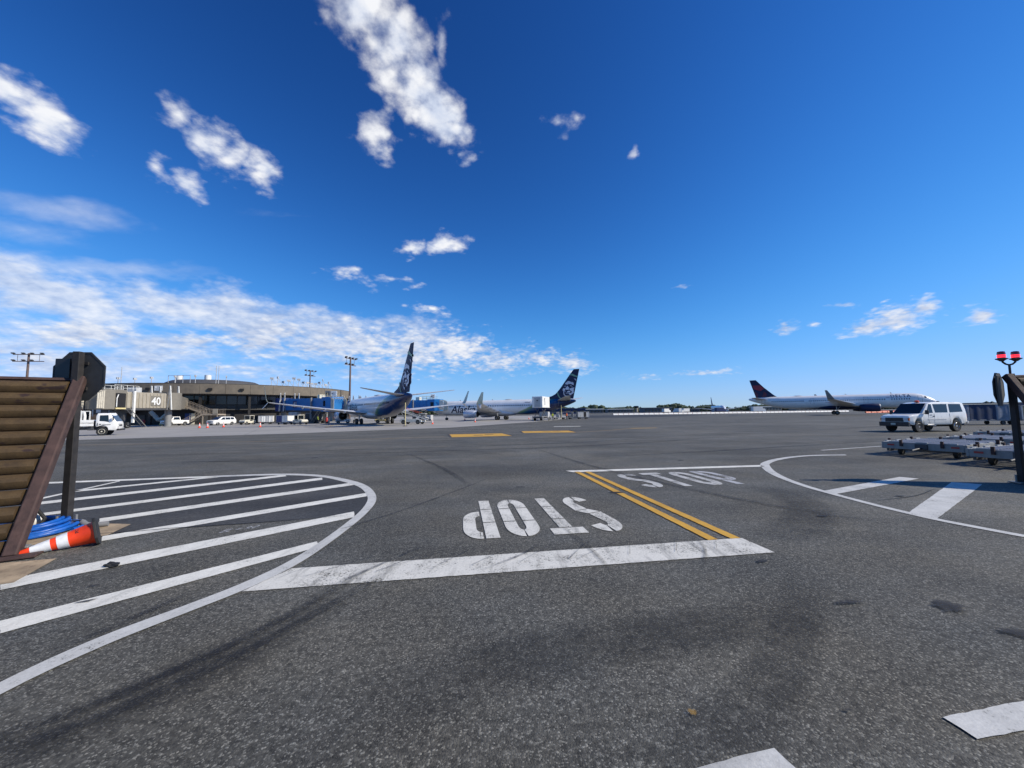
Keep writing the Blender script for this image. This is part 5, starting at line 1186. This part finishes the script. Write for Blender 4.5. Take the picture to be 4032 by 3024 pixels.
# ------------------------------------------------------------------ gate vehicles
def service_truck():
    t = thing('service_truck', 'white cab-over service truck with railed equipment deck behind the fence post', 'truck', (-44.0, 39.2, 0), R(31)); w = 1.02
    st = [(2.98, .62, 1.15, .93), (2.95, .55, 1.32, .98)]; st += [(x, z, 1.32 + (2.95 - x) * 1.6 if x > 2.4 else 2.28, w) for x, z in [(2.75, .52), (2.62, .52), (2.5, .52), (2.38, .55)]]
    st += [(x, z, 2.28, w) for x, z in arch(1.85, .52, .50)[::-1] if x > 1.5] + [(1.48, .9, 2.26, w), (1.40, .92, 2.10, .98)]
    sw = car_body(t, sorted(st, key=lambda s: -s[0]), 1.38, .07, 2.28, 'white_paint', 'cab', r=.14)
    side_poly(t, [(2.36, 1.36), (2.05, 1.44), (1.66, 1.48), (1.66, 2.06), (2.28, 2.08)], sw, w, 'glass', 'side_window')
    slab(t, [(2.90, -.88, 1.42), (2.90, .88, 1.42), (2.44, .86, 2.12), (2.44, -.86, 2.12)], 'glass', 'windshield')
    for s in (-1, 1):
        wheel(t, 1.85, s * .86, .42, .26, 'cream', s); wheel(t, -2.6, s * .82, .42, .40, 'cream', s)
        MB().cbox((2.97, s * .72, .80), (.06, .34, .22)).build('headlight', 'headlight', t, bevel=.01); MB().box(1.65, 1.80, s * 1.03 - .012, s * 1.03 + .012, 1.12, 1.20).build('door_handle', 'black_plastic', t)
        MB().box(1.50, 1.56, s * 1.03 - .01, s * 1.03 + .01, 1.02, 1.28).build('side_vent', 'black_plastic', t); MB().box(1.9, 2.5, s * 1.034 - .006, s * 1.034 + .006, 1.06, 1.14).build('door_marking', 'mid_grey', t)
        MB().tube([(2.6, s * 1.02, 1.5), (2.75, s * 1.2, 1.6), (2.72, s * 1.22, 1.9)], .025, 6).build('mirror_arm', 'black_plastic', t); MB().cbox((2.70, s * 1.22, 1.75), (.06, .16, .34)).build('mirror', 'black_plastic', t, bevel=.02)
        for z0, z1 in ((.98, 1.26), (1.32, 1.60)): MB().box(-4.2, 1.25, s * 1.02 - .03, s * 1.02 + .03, z0, z1).build('side_panel', 'white_paint', t, bevel=.01)
        MB().box(-3.9, -.6, s * 1.053 - .004, s * 1.053 + .004, 1.42, 1.50).build('panel_marking', 'red_paint', t)
        m = MB(); m.tube([(-4.2, s * 1.0, 2.5), (.35, s * 1.0, 2.5)], .045, 6); m.tube([(-4.2, s * 1.0, 2.05), (-.4, s * 1.0, 2.05)], .02, 6)
        for x in (-4.2, -3.2, -2.2, -1.3, -.4, .35): m.box(x - .05, x + .05, s * 1.0 - .03, s * 1.0 + .03, 1.6, 2.5)
        m.build('deck_rail', 'steel_paint_white', t)
    MB().box(2.93, 3.12, -.98, .98, .48, .66).build('bumper', 'black_plastic', t, bevel=.03); MB().box(2.965, 3.0, -.42, .42, .92, 1.10).build('grille', 'mid_grey', t)
    for z in (.96, 1.05): MB().box(3.0, 3.012, -.36, .36, z - .02, z + .02).build('grille_bar', 'black_plastic', t)
    MB().box(-4.3, 2.4, -.42, .42, .60, .88).build('chassis', 'dark_grey', t); MB().box(-4.3, .2, -.98, .98, .88, .97).build('deck', 'light_grey', t)
    MB().box(-1.6, -.7, -1.0, -.5, .45, .86).build('tank', 'mid_grey', t, bevel=.04); MB().box(.75, 1.25, -.8, .8, .55, 1.5).build('pump_housing', 'dark_grey', t, bevel=.05)
    m = MB(); m.tube([(.55, -.85, .9), (.55, -.85, 2.0), (.45, -.7, 2.35), (.1, -.4, 2.42), (-.8, -.2, 2.42)], .11, 8); m.build('pipe', 'steel_paint_white', t, smooth=50)
    m = MB(); m.tube([(-.9, -.9, 1.0), (.2, -.9, 1.85)], .05, 6); m.tube([(.2, -.9, 1.4), (.45, -.9, 1.45)], .05, 6); m.build('brace', 'steel_paint_white', t)
    rnd = random.Random(2)
    for k in range(7): x = -3.9 + k * .55; MB().cbox((x, rnd.uniform(-.5, .4), 1.25 + rnd.uniform(0, .4)), (.36, .5, rnd.uniform(.5, 1.1))).build('equipment_box', rnd.choice(['light_grey', 'mid_grey', 'steel_paint_white', 'dark_grey']), t, bevel=.03)
    MB().cyl((-2.2, -.3, 2.1), (-.9, -.3, 2.1), .28, n=14).build('hose_reel', 'light_grey', t, smooth=40)
service_truck()

def small_car(name, label, cat, loc, rz, st, belt, roof, windows, wb, wr, w, screen, m='white_paint', extra=None):
    t = thing(name, label, cat, loc, rz)
    sw = car_body(t, sorted(st, key=lambda s: -s[0]), belt, .16, roof, m)
    for p in windows: side_poly(t, p, sw, w, 'glass', 'side_window')
    a, b = screen; slab(t, [(a[0], -w + .14, a[1]), (a[0], w - .14, a[1]), (b[0], w - .24, b[1]), (b[0], -w + .24, b[1])], 'glass', 'windshield', .02)
    xf = st[0][0]
    for s in (-1, 1):
        for x in wb: wheel(t, x, s * (w - .13), wr, .22, 'light_grey', s)
        MB().cbox((xf - .08, s * (w - .28), .76), (.14, .32, .14)).build('headlight', 'headlight', t, bevel=.02)
    MB().box(xf - .03, xf + .03, -.45, .45, .62, .78).build('grille', 'black_plastic', t); MB().box(xf - .06, xf + .06, -w + .1, w - .1, .36, .5).build('bumper', 'light_grey', t, bevel=.02)
    if extra: extra(t, sw)
    return t
def stations(prof, w, zb, axles, ra):
    """prof: (x, top) list from front to back; wheel arches cut into the sill"""
    xs = [p[0] for p in prof]; out = []
    for i, (x, z) in enumerate(prof): out.append((x, zb + (.10 if i in (0, len(prof) - 1) else 0), z, w * (.9 if i in (0, len(prof) - 1) else 1)))
    for xa in axles:
        for x, z in arch(xa, zb, ra): out.append((x, z, interp(prof, x)[0], w))
    xs = {round(xa + ra * math.cos(math.pi * k / 8), 3) for xa in axles for k in range(9)}
    out = [o for o in out if not any(abs(o[0] - xa) < ra and round(o[0], 3) not in xs for xa in axles)]
    return sorted(out, key=lambda s: -s[0])
mv = [(2.45, .92), (2.35, 1.0), (1.5, 1.10), (.62, 1.66), (.2, 1.74), (-1.6, 1.74), (-2.1, 1.66), (-2.4, 1.1), (-2.46, .9)]
small_car('minivan', 'white minivan parked at the foot of the outdoor stair', 'van', (-60.8, 80.5, 0), R(255), stations(mv, .97, .28, (1.5, -1.5), .38), 1.02, 1.74,
    [[(.95, 1.12), (.0, 1.12), (.0, 1.60), (.45, 1.60)], [(-.1, 1.12), (-1.1, 1.12), (-1.1, 1.60), (-.1, 1.60)], [(-1.2, 1.14), (-2.0, 1.16), (-1.9, 1.58), (-1.2, 1.60)]], (1.5, -1.5), .33, .97, ((1.5, 1.12), (.66, 1.68)))
pu = [(2.2, 1.0), (2.1, 1.1), (1.3, 1.18), (.85, 1.80), (.6, 1.88), (-.4, 1.88), (-.5, 1.2), (-.6, 1.15), (-2.1, 1.10), (-2.2, .95)]
small_car('pickup_tractor', 'white pickup-style tow tractor parked left of the outdoor stair', 'tow tractor', (-70.3, 80.2, 0), R(255), stations(pu, .92, .40, (1.4, -1.35), .42), 1.15, 1.88,
    [[(.95, 1.24), (-.3, 1.24), (-.3, 1.76), (.72, 1.76)]], (1.4, -1.35), .36, .92, ((1.3, 1.22), (.88, 1.80)))
def tug(label, loc, rz, m='cream', cab=True):
    t = thing('baggage_tug', label, 'tug', loc, rz, 'baggage tugs at the gates')
    MB().prism([(1.45, .35), (1.45, .85), (1.2, 1.0), (.15, 1.05), (.15, .35)], -.68, .68, lambda a, b, h: (a, h, b)).build('hood', m, t, bevel=.05)
    MB().prism([(.149, .35), (.149, .75), (-.7, .75), (-.7, .95), (-1.45, .9), (-1.45, .35)], -.70, .70, lambda a, b, h: (a, h, b)).build('chassis', m, t, bevel=.04)
    for s in (-1, 1):
        wheel(t, .95, s * .62, .34, .2, 'light_grey', s); wheel(t, -.95, s * .62, .34, .22, 'light_grey', s); MB().cbox((1.46, s * .48, .72), (.04, .18, .14)).build('headlight', 'headlight', t)
    if cab:
        for x in (.12, -.95):
            for s in (-1, 1): MB().box(x - .04, x + .04, s * .62 - .04, s * .62 + .04, .7, 1.85).build('cab_post', m, t)
        MB().box(-1.05, .25, -.70, .70, 1.85, 1.95).build('cab_roof', m, t, bevel=.03); MB().box(.10, .13, -.56, .56, 1.12, 1.80).build('windscreen', 'glass', t); MB().box(-.96, -.93, -.56, .56, 1.05, 1.80).build('rear_window', 'glass', t); MB().box(-.9, -.93, -.58, .58, .75, 1.04).build('cab_back', m, t)
    MB().box(-.75, -.3, -.35, .35, .76, .98).build('seat', 'black_plastic', t, bevel=.04); MB().tube([(.05, -.1, 1.05), (-.12, -.1, 1.22)], .02, 6).build('steering_column', 'black_plastic', t)
    MB().cbox((1.5, 0, .48), (.12, 1.3, .2)).build('bumper', 'dark_grey', t, bevel=.02)
    return t
tug('cream cabbed baggage tug right of the minivan under the pier', (-56.4, 82.0, 0), R(262), 'cream')
tug('cream cabbed baggage tug pulling a navy cart in front of bridge 41', (-42.4, 77.0, 0), R(-28), 'cream')
tug('pale tug half hidden behind the nearer jet’s main wheels', (-28.2, 83.5, 0), R(190), 'pale_yellow')
tug('white tug between the nearer jet’s engine and its main wheels', (-36.5, 83.0, 0), R(200), 'steel_paint_white', False)
tug('white tug parked under the nose of the farther face-emblem jet', (-22.5, 96.0, 0), R(175), 'steel_paint_white')
baggage_cart('white boxy cart coupled behind the tug right of the minivan', (-53.6, 83.8, 0), R(200), ['steel_paint_white', 'light_grey'], L=2.6, H=1.85, W=1.5, group='carts at the gates', roofm='light_grey', endm='steel_paint_white')
baggage_cart('low grey cart standing in the shade beside gate 41', (-49.2, 86.0, 0), R(-10), ['mid_grey', 'light_grey'], L=2.8, H=1.35, W=1.5, group='carts at the gates', roofm='mid_grey', endm='mid_grey')
baggage_cart('navy-curtained cart behind the cream tug in front of bridge 41', (-46.4, 78.6, 0), R(-22), ['bridge_navy', 'bridge_navy', 'steel_paint_white', 'steel_paint_white'], L=3.2, H=1.85, W=1.5, group='carts at the gates', roofm='light_grey', endm='steel_paint_white')
for i, (lb, x, y, r_, op) in enumerate((('pale open baggage cart right of the catering truck', 10.2, 98, 20, True), ('dark open baggage cart behind the worker in orange', 14.2, 100.5, 10, True), ('grey-sided baggage cart at the right end of the row under the tail', 18.6, 102, 10, False))):
    baggage_cart(lb, (x, y, 0), R(r_), ['light_grey', 'light_grey', 'pier_dark'], L=3.0, H=1.9, W=1.5, group='baggage carts under the tail', roofm='light_grey', open_=op, endm='mid_grey' if i else 'steel_paint_white')
def belt_loader(label, loc, rz):
    t = thing('belt_loader', label, 'belt loader', loc, rz)
    MB().prism([(2.2, .35), (2.2, .75), (1.2, .95), (-1.9, .95), (-2.3, .7), (-2.3, .35)], -.85, .85, lambda a, b, h: (a, h, b)).build('chassis', 'steel_paint_white', t, bevel=.05)
    for s in (-1, 1):
        wheel(t, 1.45, s * .8, .40, .24, 'light_grey', s); wheel(t, -1.5, s * .8, .40, .24, 'light_grey', s)
        MB().prism([(-3.9, 2.75), (-3.9, 2.95), (3.4, .85), (3.4, .62)], s * .62 - .04, s * .62 + .04, lambda a, b, h: (a, h, b)).build('belt_side', 'steel_paint_white', t)
        MB().tube([(-3.8, s * .62, 3.6), (1.5, s * .62, 2.0)], .03, 5).build('handrail', 'beacon_orange', t)
    MB().prism([(-3.9, 2.80), (-3.9, 2.86), (3.4, .77), (3.4, .70)], -.57, .57, lambda a, b, h: (a, h, b)).build('belt', 'black_rubber', t); MB().tube([(-1.6, 0, .9), (-2.6, 0, 2.4)], .09, 8).build('ram', 'chrome', t)
    MB().box(1.2, 1.8, .1, .8, .95, 1.35).build('seat_box', 'dark_grey', t, bevel=.03)
belt_loader('white belt loader sloping up to the hold of the nearer jet', (-18.2, 70.5, 0), R(-16))
def catering_truck():
    t = thing('catering_truck', 'high-lift truck with a raised white box at the farther jet’s rear door', 'truck', (6.6, 86.8, 0), R(67))
    MB().box(-3.2, 3.0, -.9, .9, .55, .85).build('chassis', 'dark_grey', t); MB().box(-3.2, 1.2, -1.15, 1.15, .85, 1.0).build('bed', 'mid_grey', t)
    MB().prism([(3.1, .6), (3.05, 1.3), (2.7, 1.95), (1.5, 2.0), (1.5, .6)], -1.05, 1.05, lambda a, b, h: (a, h, b)).build('cab', 'light_grey', t, bevel=.06); slab(t, [(3.06, -.9, 1.32), (3.06, .9, 1.32), (2.74, .85, 1.9), (2.74, -.85, 1.9)], 'glass', 'windshield', .02)
    for s in (-1, 1):
        wheel(t, 2.2, s * .95, .45, .28, 'light_grey', s); wheel(t, -2.0, s * .9, .45, .42, 'light_grey', s)
        for a, b in (((-2.2, 1.0), (1.0, 2.9)), ((1.0, 1.0), (-2.2, 2.9))): MB().prism([(a[0] - .12, a[1]), (a[0] + .12, a[1]), (b[0] + .12, b[1]), (b[0] - .12, b[1])], s * .8 - .05 * (1 if a[0] < b[0] else -1), s * .8 + .1, lambda p, q, h: (p, h, q)).build('scissor_arm', 'dark_grey', t)
        for x in (-2.8, .8): MB().cyl((x, s * 1.2, .05), (x, s * 1.2, .95), .07, n=8).build('outrigger', 'light_grey', t)
    bx = MB().box(-2.9, 2.3, -1.2, 1.2, 2.9, 5.35).build('cargo_box', 'white_paint', t, bevel=.05)
    MB().box(-2.93, -2.90, -.75, .65, 3.05, 5.1).build('rear_door', 'light_grey', bx); MB().box(-2.945, -2.93, -.25, .15, 4.35, 4.6).build('door_emblem', 'dark_grey', bx); MB().box(-2.945, -2.93, -.25, .2, 4.1, 4.2).build('door_lettering', 'mid_grey', bx)
    mk = [(1.2, 3.4), (1.7, 3.6), (1.3, 4.6), (1.7, 4.9), (1.2, 5.1), (.9, 4.7), (1.25, 3.9)]
    MB().prism(mk, -1.202, -1.21, lambda a, b, h: (a - 2.6, h, b)).build('side_emblem', 'mid_grey', bx)
    MB().box(2.3, 3.6, -1.0, 1.0, 2.95, 3.05).build('front_platform', 'light_grey', t)
catering_truck()
# yellow pre-conditioned air hose and red extinguishers by gate 40, gate boxes by 41
t = thing('air_hose', 'pale yellow corrugated air hose hanging beside gate 40', 'air hose', (-74.2, 80.5, 0), 0)
for k in range(14):
    a = k / 13; p = Vector((-1.6 + 3.4 * a, .3 * math.sin(a * 6), 3.0 - 2.3 * math.sin(a * 2.4) + .9 * a)); q = Vector((-1.6 + 3.4 * (a + .09), .3 * math.sin(a * 6 + .5), 3.0 - 2.3 * math.sin(a * 2.4 + .2) + .9 * a))
    MB().cyl(p, q, .36 + .04 * (k % 2), n=12).build('hose_section', 'canvas', t, smooth=40)
MB().cbox((1.2, .3, .35), (1.6, .8, .5)).build('trolley', 'yellow_paint', t, bevel=.04)
def extinguisher(label, loc):
    t = thing('fire_extinguisher', label, 'fire extinguisher', loc, 0, 'red wheeled extinguishers')
    MB().lathe([(.001, .25), (.24, .28), (.26, .4), (.26, 1.1), (.15, 1.25), (.05, 1.32), (.05, 1.42)], 14).build('tank', 'red_paint', t, smooth=50)
    for s in (-1, 1): wheel(t, -.1, s * .32, .22, .07, 'light_grey', s)
    MB().tube([(-.25, 0, .5), (-.38, 0, 1.2), (-.3, 0, 1.45)], .025, 6).build('handle', 'dark_grey', t)
extinguisher('red wheeled extinguisher beside the yellow air hose at gate 40', (-76.3, 79.6, 0)); extinguisher('red wheeled extinguisher under bridge 41 left of the jet engine', (-39.8, 82.5, 0))
for lb, x, y, sx, sy, sz, m in (('tall pale grey equipment cabinet at the left foot of bridge 41', -51.2, 90.5, 2.6, 1.2, 2.6, 'light_grey'), ('dark grey generator box under the middle of bridge 41', -45.6, 88.5, 3.6, 1.6, 2.4, 'mid_grey'), ('small cream cabinet beside the tug in front of bridge 41', -41.4, 86.2, .8, .6, 1.4, 'cream'), ('pale square unit under the cab of bridge 42', -21.8, 101.0, 1.6, 1.2, 1.5, 'light_grey')):
    t = thing('equipment_cabinet', lb, 'cabinet', (x, y, 0), R(-20)); MB().box(-sx / 2, sx / 2, -sy / 2, sy / 2, .12, sz).build('housing', m, t, bevel=.05); MB().box(-sx / 2 + .1, sx / 2 - .1, -sy / 2 - .02, -sy / 2, .3, sz - .2).build('door', 'pier_grey' if m == 'mid_grey' else m, t, bevel=.02); MB().box(-sx / 2 + .05, sx / 2 - .05, -sy / 2 + .05, sy / 2 - .05, 0, .12).build('plinth', 'dark_grey', t)
# standing cones on the apron
CN = [('leftmost of three standing cones in front of the minivan', -50.2, 61.8), ('middle of three standing cones in front of the minivan', -48.2, 60.9), ('right and farthest of three standing cones in front of the minivan', -48.3, 64.4), ('lone cone below the left wingtip of the nearer jet', -40.6, 62.0),
      ('cone at the end of the belt loader', -14.0, 67.5), ('nearest cone in front of the farther jet’s engine', -7.6, 78.5), ('cone behind the farther jet’s engine', -12.5, 101.0), ('cone under the rear fuselage of the farther jet', 4.6, 108.0)]
first = None
for i, (lb, x, y) in enumerate(CN):
    if first is None:
        first = thing('traffic_cone', lb, 'traffic cone', (x, y, 0), 0, 'standing cones on the apron'); cone_parts(first, .80, .16, .035, .42, 14)
    else: clone(first, (x, y, 0), i * .3, lb)

# ------------------------------------------------------------------ people
def person(label, loc, rz, vest, arms=((.30, .12, .95), (-.26, .2, 1.0))):
    t = thing('person', label, 'person', loc, rz)
    V = [(0, 0, .98), (0, .0, 1.20), (0, .01, 1.42), (0, .02, 1.53), (0, .04, 1.66), (.10, 0, .92), (.12, .04, .50), (.12, -.02, .08), (.12, .14, .04), (-.10, 0, .92), (-.13, -.06, .50), (-.14, -.12, .08), (-.14, .03, .04),
         (.19, 0, 1.43), (.25, .02, 1.15), arms[0], (-.19, 0, 1.43), (-.25, .02, 1.15), arms[1]]
    E = [(0, 1), (1, 2), (2, 3), (3, 4), (0, 5), (5, 6), (6, 7), (7, 8), (0, 9), (9, 10), (10, 11), (11, 12), (2, 13), (13, 14), (14, 15), (2, 16), (16, 17), (17, 18)]
    rad = [.15, .15, .16, .06, .105, .095, .07, .05, .04, .095, .07, .05, .04, .075, .05, .035, .075, .05, .035]
    for h in (15, 18):
        b = Vector(V[h]); 
        for k in range(5):
            a = (k - 2) * .016; ln = (.055, .08, .09, .085, .07)[k]; V.append(tuple(b + Vector((a * .9, .03 + abs(k - 2) * .002, -ln)))); E.append((h, len(V) - 1)); rad.append(.009)
    me = bpy.data.meshes.new('body'); me.from_pydata(V, E, []); o = bpy.data.objects.new('body', me); col.objects.link(o); o.parent = t
    o.modifiers.new('skin', 'SKIN'); o.modifiers.new('sub', 'SUBSURF').levels = 1
    bm = bmesh.new(); bm.from_mesh(me); ly = bm.verts.layers.skin.verify(); bm.verts.ensure_lookup_table()
    for v, r in zip(bm.verts, rad): v[ly].radius = (r, r)
    bm.verts[0][ly].use_root = True; bm.to_mesh(me); bm.free(); me.materials.append(MATS['trouser'])
    rg = [[(r * math.cos(2 * math.pi * k / 14), r * .75 * math.sin(2 * math.pi * k / 14) + .01, z) for k in range(14)] for r, z in ((.19, .92), (.20, 1.15), (.22, 1.36), (.17, 1.48), (.08, 1.51))]
    MB().loft(rg, caps=False).build('vest', vest, t, smooth=60)
    MB().lathe([(.001, 1.53), (.06, 1.55), (.085, 1.62), (.09, 1.70), (.07, 1.75), (.001, 1.765)], 14, Matrix.Translation((0, .04, 0))).build('face', 'skin', t, smooth=60)
    MB().lathe([(.098, 1.69), (.097, 1.735), (.07, 1.775), (.001, 1.79)], 14, Matrix.Translation((0, .03, 0))).build('hair', 'hair_dark', t, smooth=60)
person('worker in an orange vest and dark trousers standing by the open carts', (13.6, 96.5, 0), R(200), 'vest_orange')
person('worker in a yellow vest at the rear of the catering truck', (9.3, 88.8, 0), R(160), 'vest_yellow')
person('worker in a yellow vest under bridge 41 beside the jet engine', (-41.2, 81.6, 0), R(150), 'vest_yellow')

# ------------------------------------------------------------------ floodlight masts
def mast(label, loc, h, rz, w, n=4):
    t = thing('floodlight_mast', label, 'light mast', loc, rz, 'floodlight masts around the pier')
    MB().cyl((0, 0, 0), (0, 0, h), .34, .22, n=12).build('pole', 'mast_brown', t, smooth=40)
    for z in (h - .35, h - 2.3): MB().box(-w / 2, w / 2, -.10, .10, z - .10, z + .10).build('crossbar', 'mast_brown', t)
    for z, xs in ((h - .35, [-.46, -.14, .14, .46]), (h - 2.3, [-.44, -.12, .14])):
        for x in xs[:n]: MB().cbox((x * w, -.35, z + .28), (.8, .5, .28), 0, R(-22)).build('floodlight', 'dark_grey', t, bevel=.05)
    for s in (-1, 1): MB().tube([(s * w * .35, 0, h - .4), (s * w * .35, 0, h - 2.3)], .05, 5).build('hanger', 'mast_brown', t)
mast('left mast with two long lamp bars above the rusty fence', (-136, 107, 0), 20.2, R(8), 7.6)
mast('short-looking mast behind the roof aerials between the other two', (-84.6, 160, 0), 20.6, R(72), 5.6)
mast('tall mast standing right of bridge 41 before the nearer jet', (-50, 118, 0), 19.5, R(76), 5.2)

# ------------------------------------------------------------------ far side of the field
bar = None; path = [Vector((52, 199, 0)), Vector((215, 246, 0))]
def barrier(t, wm='barrier_white'):
    sec = [(-.30, .05), (.30, .05), (.30, .28), (.14, .50), (.11, .95), (-.11, .95), (-.14, .50), (-.30, .28)]
    MB().loft([[(x, a, b) for a, b in sec] for x in (-1.42, 1.42)]).build('shell', wm, t, bevel=.02); MB().box(-1.3, 1.3, -.24, .24, 0, .05).build('foot', 'dark_grey', t)
    for s in (-1, 1): MB().box(s * 1.42, s * 1.47, -.09, .09, .15, .9).build('joint', 'barrier_orange', t)
k = 0
for a, b in zip(path, path[1:]):
    d = (b - a); n = int(d.length / 3.05); rz = math.atan2(d.y, d.x)
    for i in range(n):
        p = a + d * ((i + .5) / n)
        if bar is None:
            bar = thing('barrier', 'white plastic barrier in the long row across the field', 'barrier', p, rz, 'white barriers across the field'); barrier(bar)
        else: clone(bar, p, rz)
ob = None
for i in range(7):
    p = (146 + 3.1 * i, 158 + .9 * i, 0)
    if ob is None: ob = thing('barrier', 'orange barrier in the short row seen between jet engine and van', 'barrier', p, R(16), 'orange barriers beyond the van'); barrier(ob, 'barrier_orange')
    else: clone(ob, p, R(16))

def block(name, label, x, y, w, d, h, m, roof, cat='building', n=8, rz=0):
    t = thing(name, label, cat, (x, y, 0), rz)
    MB().box(-w / 2, w / 2, -d / 2, d / 2, 0, h).build('wall', m, t); MB().box(-w / 2 - .8, w / 2 + .8, -d / 2 - .8, d / 2 + .8, h + .003, h + max(.8, h * .14)).build('roof', roof, t)
    me = MB().box(-w / n * .32, w / n * .32, -.2, .05, h * .35, h * .72).mesh('window'); me.materials.append(MATS['glass'])
    for i in range(n): share('window', me, t, (-w / 2 + w * (i + .5) / n, -d / 2 - .02, 0))
    return t
for lb, px, Y, w, h, m, r in (('white-roofed hangar far off right of the farther jet’s tail', 2318, 520, 34, 5.2, 'building_grey', 'building_white'), ('long low white building far off left of the small tower', 2435, 640, 42, 5.5, 'building_grey', 'building_white'),
        ('wide grey hangar right of the small tower', 2578, 480, 34, 5.6, 'building_grey', 'building_grey'), ('low navy building far off behind the baggage carts', 2190, 420, 60, 5.2, 'far_navy', 'far_navy'), ('pale flat-roofed building below the far jet’s tail side', 3010, 620, 40, 6.5, 'building_tan', 'building_white'),
        ('grey building far off at the right behind the carts', 3960, 300, 46, 4.6, 'far_navy', 'building_grey'), ('low tan building far off right of the barriers', 3180, 700, 60, 5.0, 'building_tan', 'building_grey'), ('pale low depot far off between far jet and grey hangar', 2700, 560, 30, 4.0, 'building_grey', 'building_grey')):
    block('far_building', lb, (px - 2016) / 1510 * Y, Y, w, 18, h, m, r)
t = thing('control_tower', 'small dark tower on the skyline right of the farther jet', 'tower', (290, 900, 0))
MB().cyl((0, 0, 0), (0, 0, 10), 4.2, 3.6, n=12).build('shaft', 'building_tan', t, smooth=40); MB().lathe([(4, 10), (5.6, 11.5), (6.2, 14), (5, 14.6), (1, 15)], 12).build('cab', 'glass', t, smooth=30); MB().box(7, 9, -2, 2, 0, 11).build('side_shaft', 'building_white', t)
def far_truck(lb, px, Y, m, rz):
    t = thing('box_truck', lb, 'truck', ((px - 2016) / 1510 * Y, Y, 0), R(rz), 'trucks parked far across the field')
    MB().box(-4.6, 1.8, -1.25, 1.25, 1.1, 3.9).build('cargo_box', m, t, bevel=.05); MB().prism([(3.8, .7), (3.8, 1.7), (3.3, 2.7), (1.9, 2.8), (1.9, .7)], -1.15, 1.15, lambda a, b, h: (a, h, b)).build('cab', m, t, bevel=.05)
    for s in (-1, 1):
        for x in (2.8, -2.6, -3.7): wheel(t, x, s * 1.05, .5, .3, 'mid_grey', s)
    MB().box(-4.6, 3.4, -.5, .5, .6, 1.09).build('chassis', 'dark_grey', t)
for a in (('leftmost white truck of the three right of the grey hangar', 2622, 330, 'building_white', 30), ('middle white truck of the three right of the grey hangar', 2662, 310, 'building_white', 100), ('rightmost white truck of the three right of the grey hangar', 2692, 335, 'building_white', 200), ('dark truck parked beneath the far jet', 2835, 300, 'far_navy', 10), ('white truck far off under the taxiing jet’s tail', 2985, 260, 'building_white', 0)): far_truck(*a)
SF2 = dict(SF); SF2.update(fin_m='emblem_red', emblem=[], skin='livery_far')
# far woods: one mass nobody could count
rnd = random.Random(5); bm = bmesh.new()
ico = bmesh.new(); bmesh.ops.create_icosphere(ico, subdivisions=1, radius=1); IV = [v.co.copy() for v in ico.verts]; IF = [[v.index for v in f.verts] for f in ico.faces]; ico.free()
mb = MB()
for i in range(1500):
    az = rnd.uniform(-24, 58); Y = rnd.uniform(820, 1350); x = math.tan(R(az)) * Y; h = rnd.uniform(6, 13) * (1.15 + .5 * math.sin(az * .9) * math.sin(az * .37)) * (Y / 1000)
    for k in range(3):
        r = h * rnd.uniform(.28, .5); c = Vector((x + rnd.uniform(-.5, .5) * h, Y + rnd.uniform(-3, 3), max(r * .4, h * rnd.uniform(.25, .8)))); mb.add([c + Vector((v.x * r * rnd.uniform(.8, 1.4), v.y * r, v.z * r * rnd.uniform(.7, 1.2))) for v in IV], IF)
w = mb.build('woodland', 'foliage'); tag(w, 'dark band of trees along the far edge of the airfield', 'woods', kind='stuff')
mb = MB(); N = 90; vs = []
for i in range(N + 1):
    x = -3000 + 8000 * i / N; h = 26 + 14 * math.sin(i * .31) + 8 * math.sin(i * .83 + 1); vs += [(x, 3600, -1), (x, 3700, max(h, 6)), (x, 4300, -1)]
mb.add(vs, [(3 * i + q, 3 * i + q + 3, 3 * i + q + 4, 3 * i + q + 1) for i in range(N) for q in (0, 1)]); struct(mb.build('hills', 'hill', smooth=60))
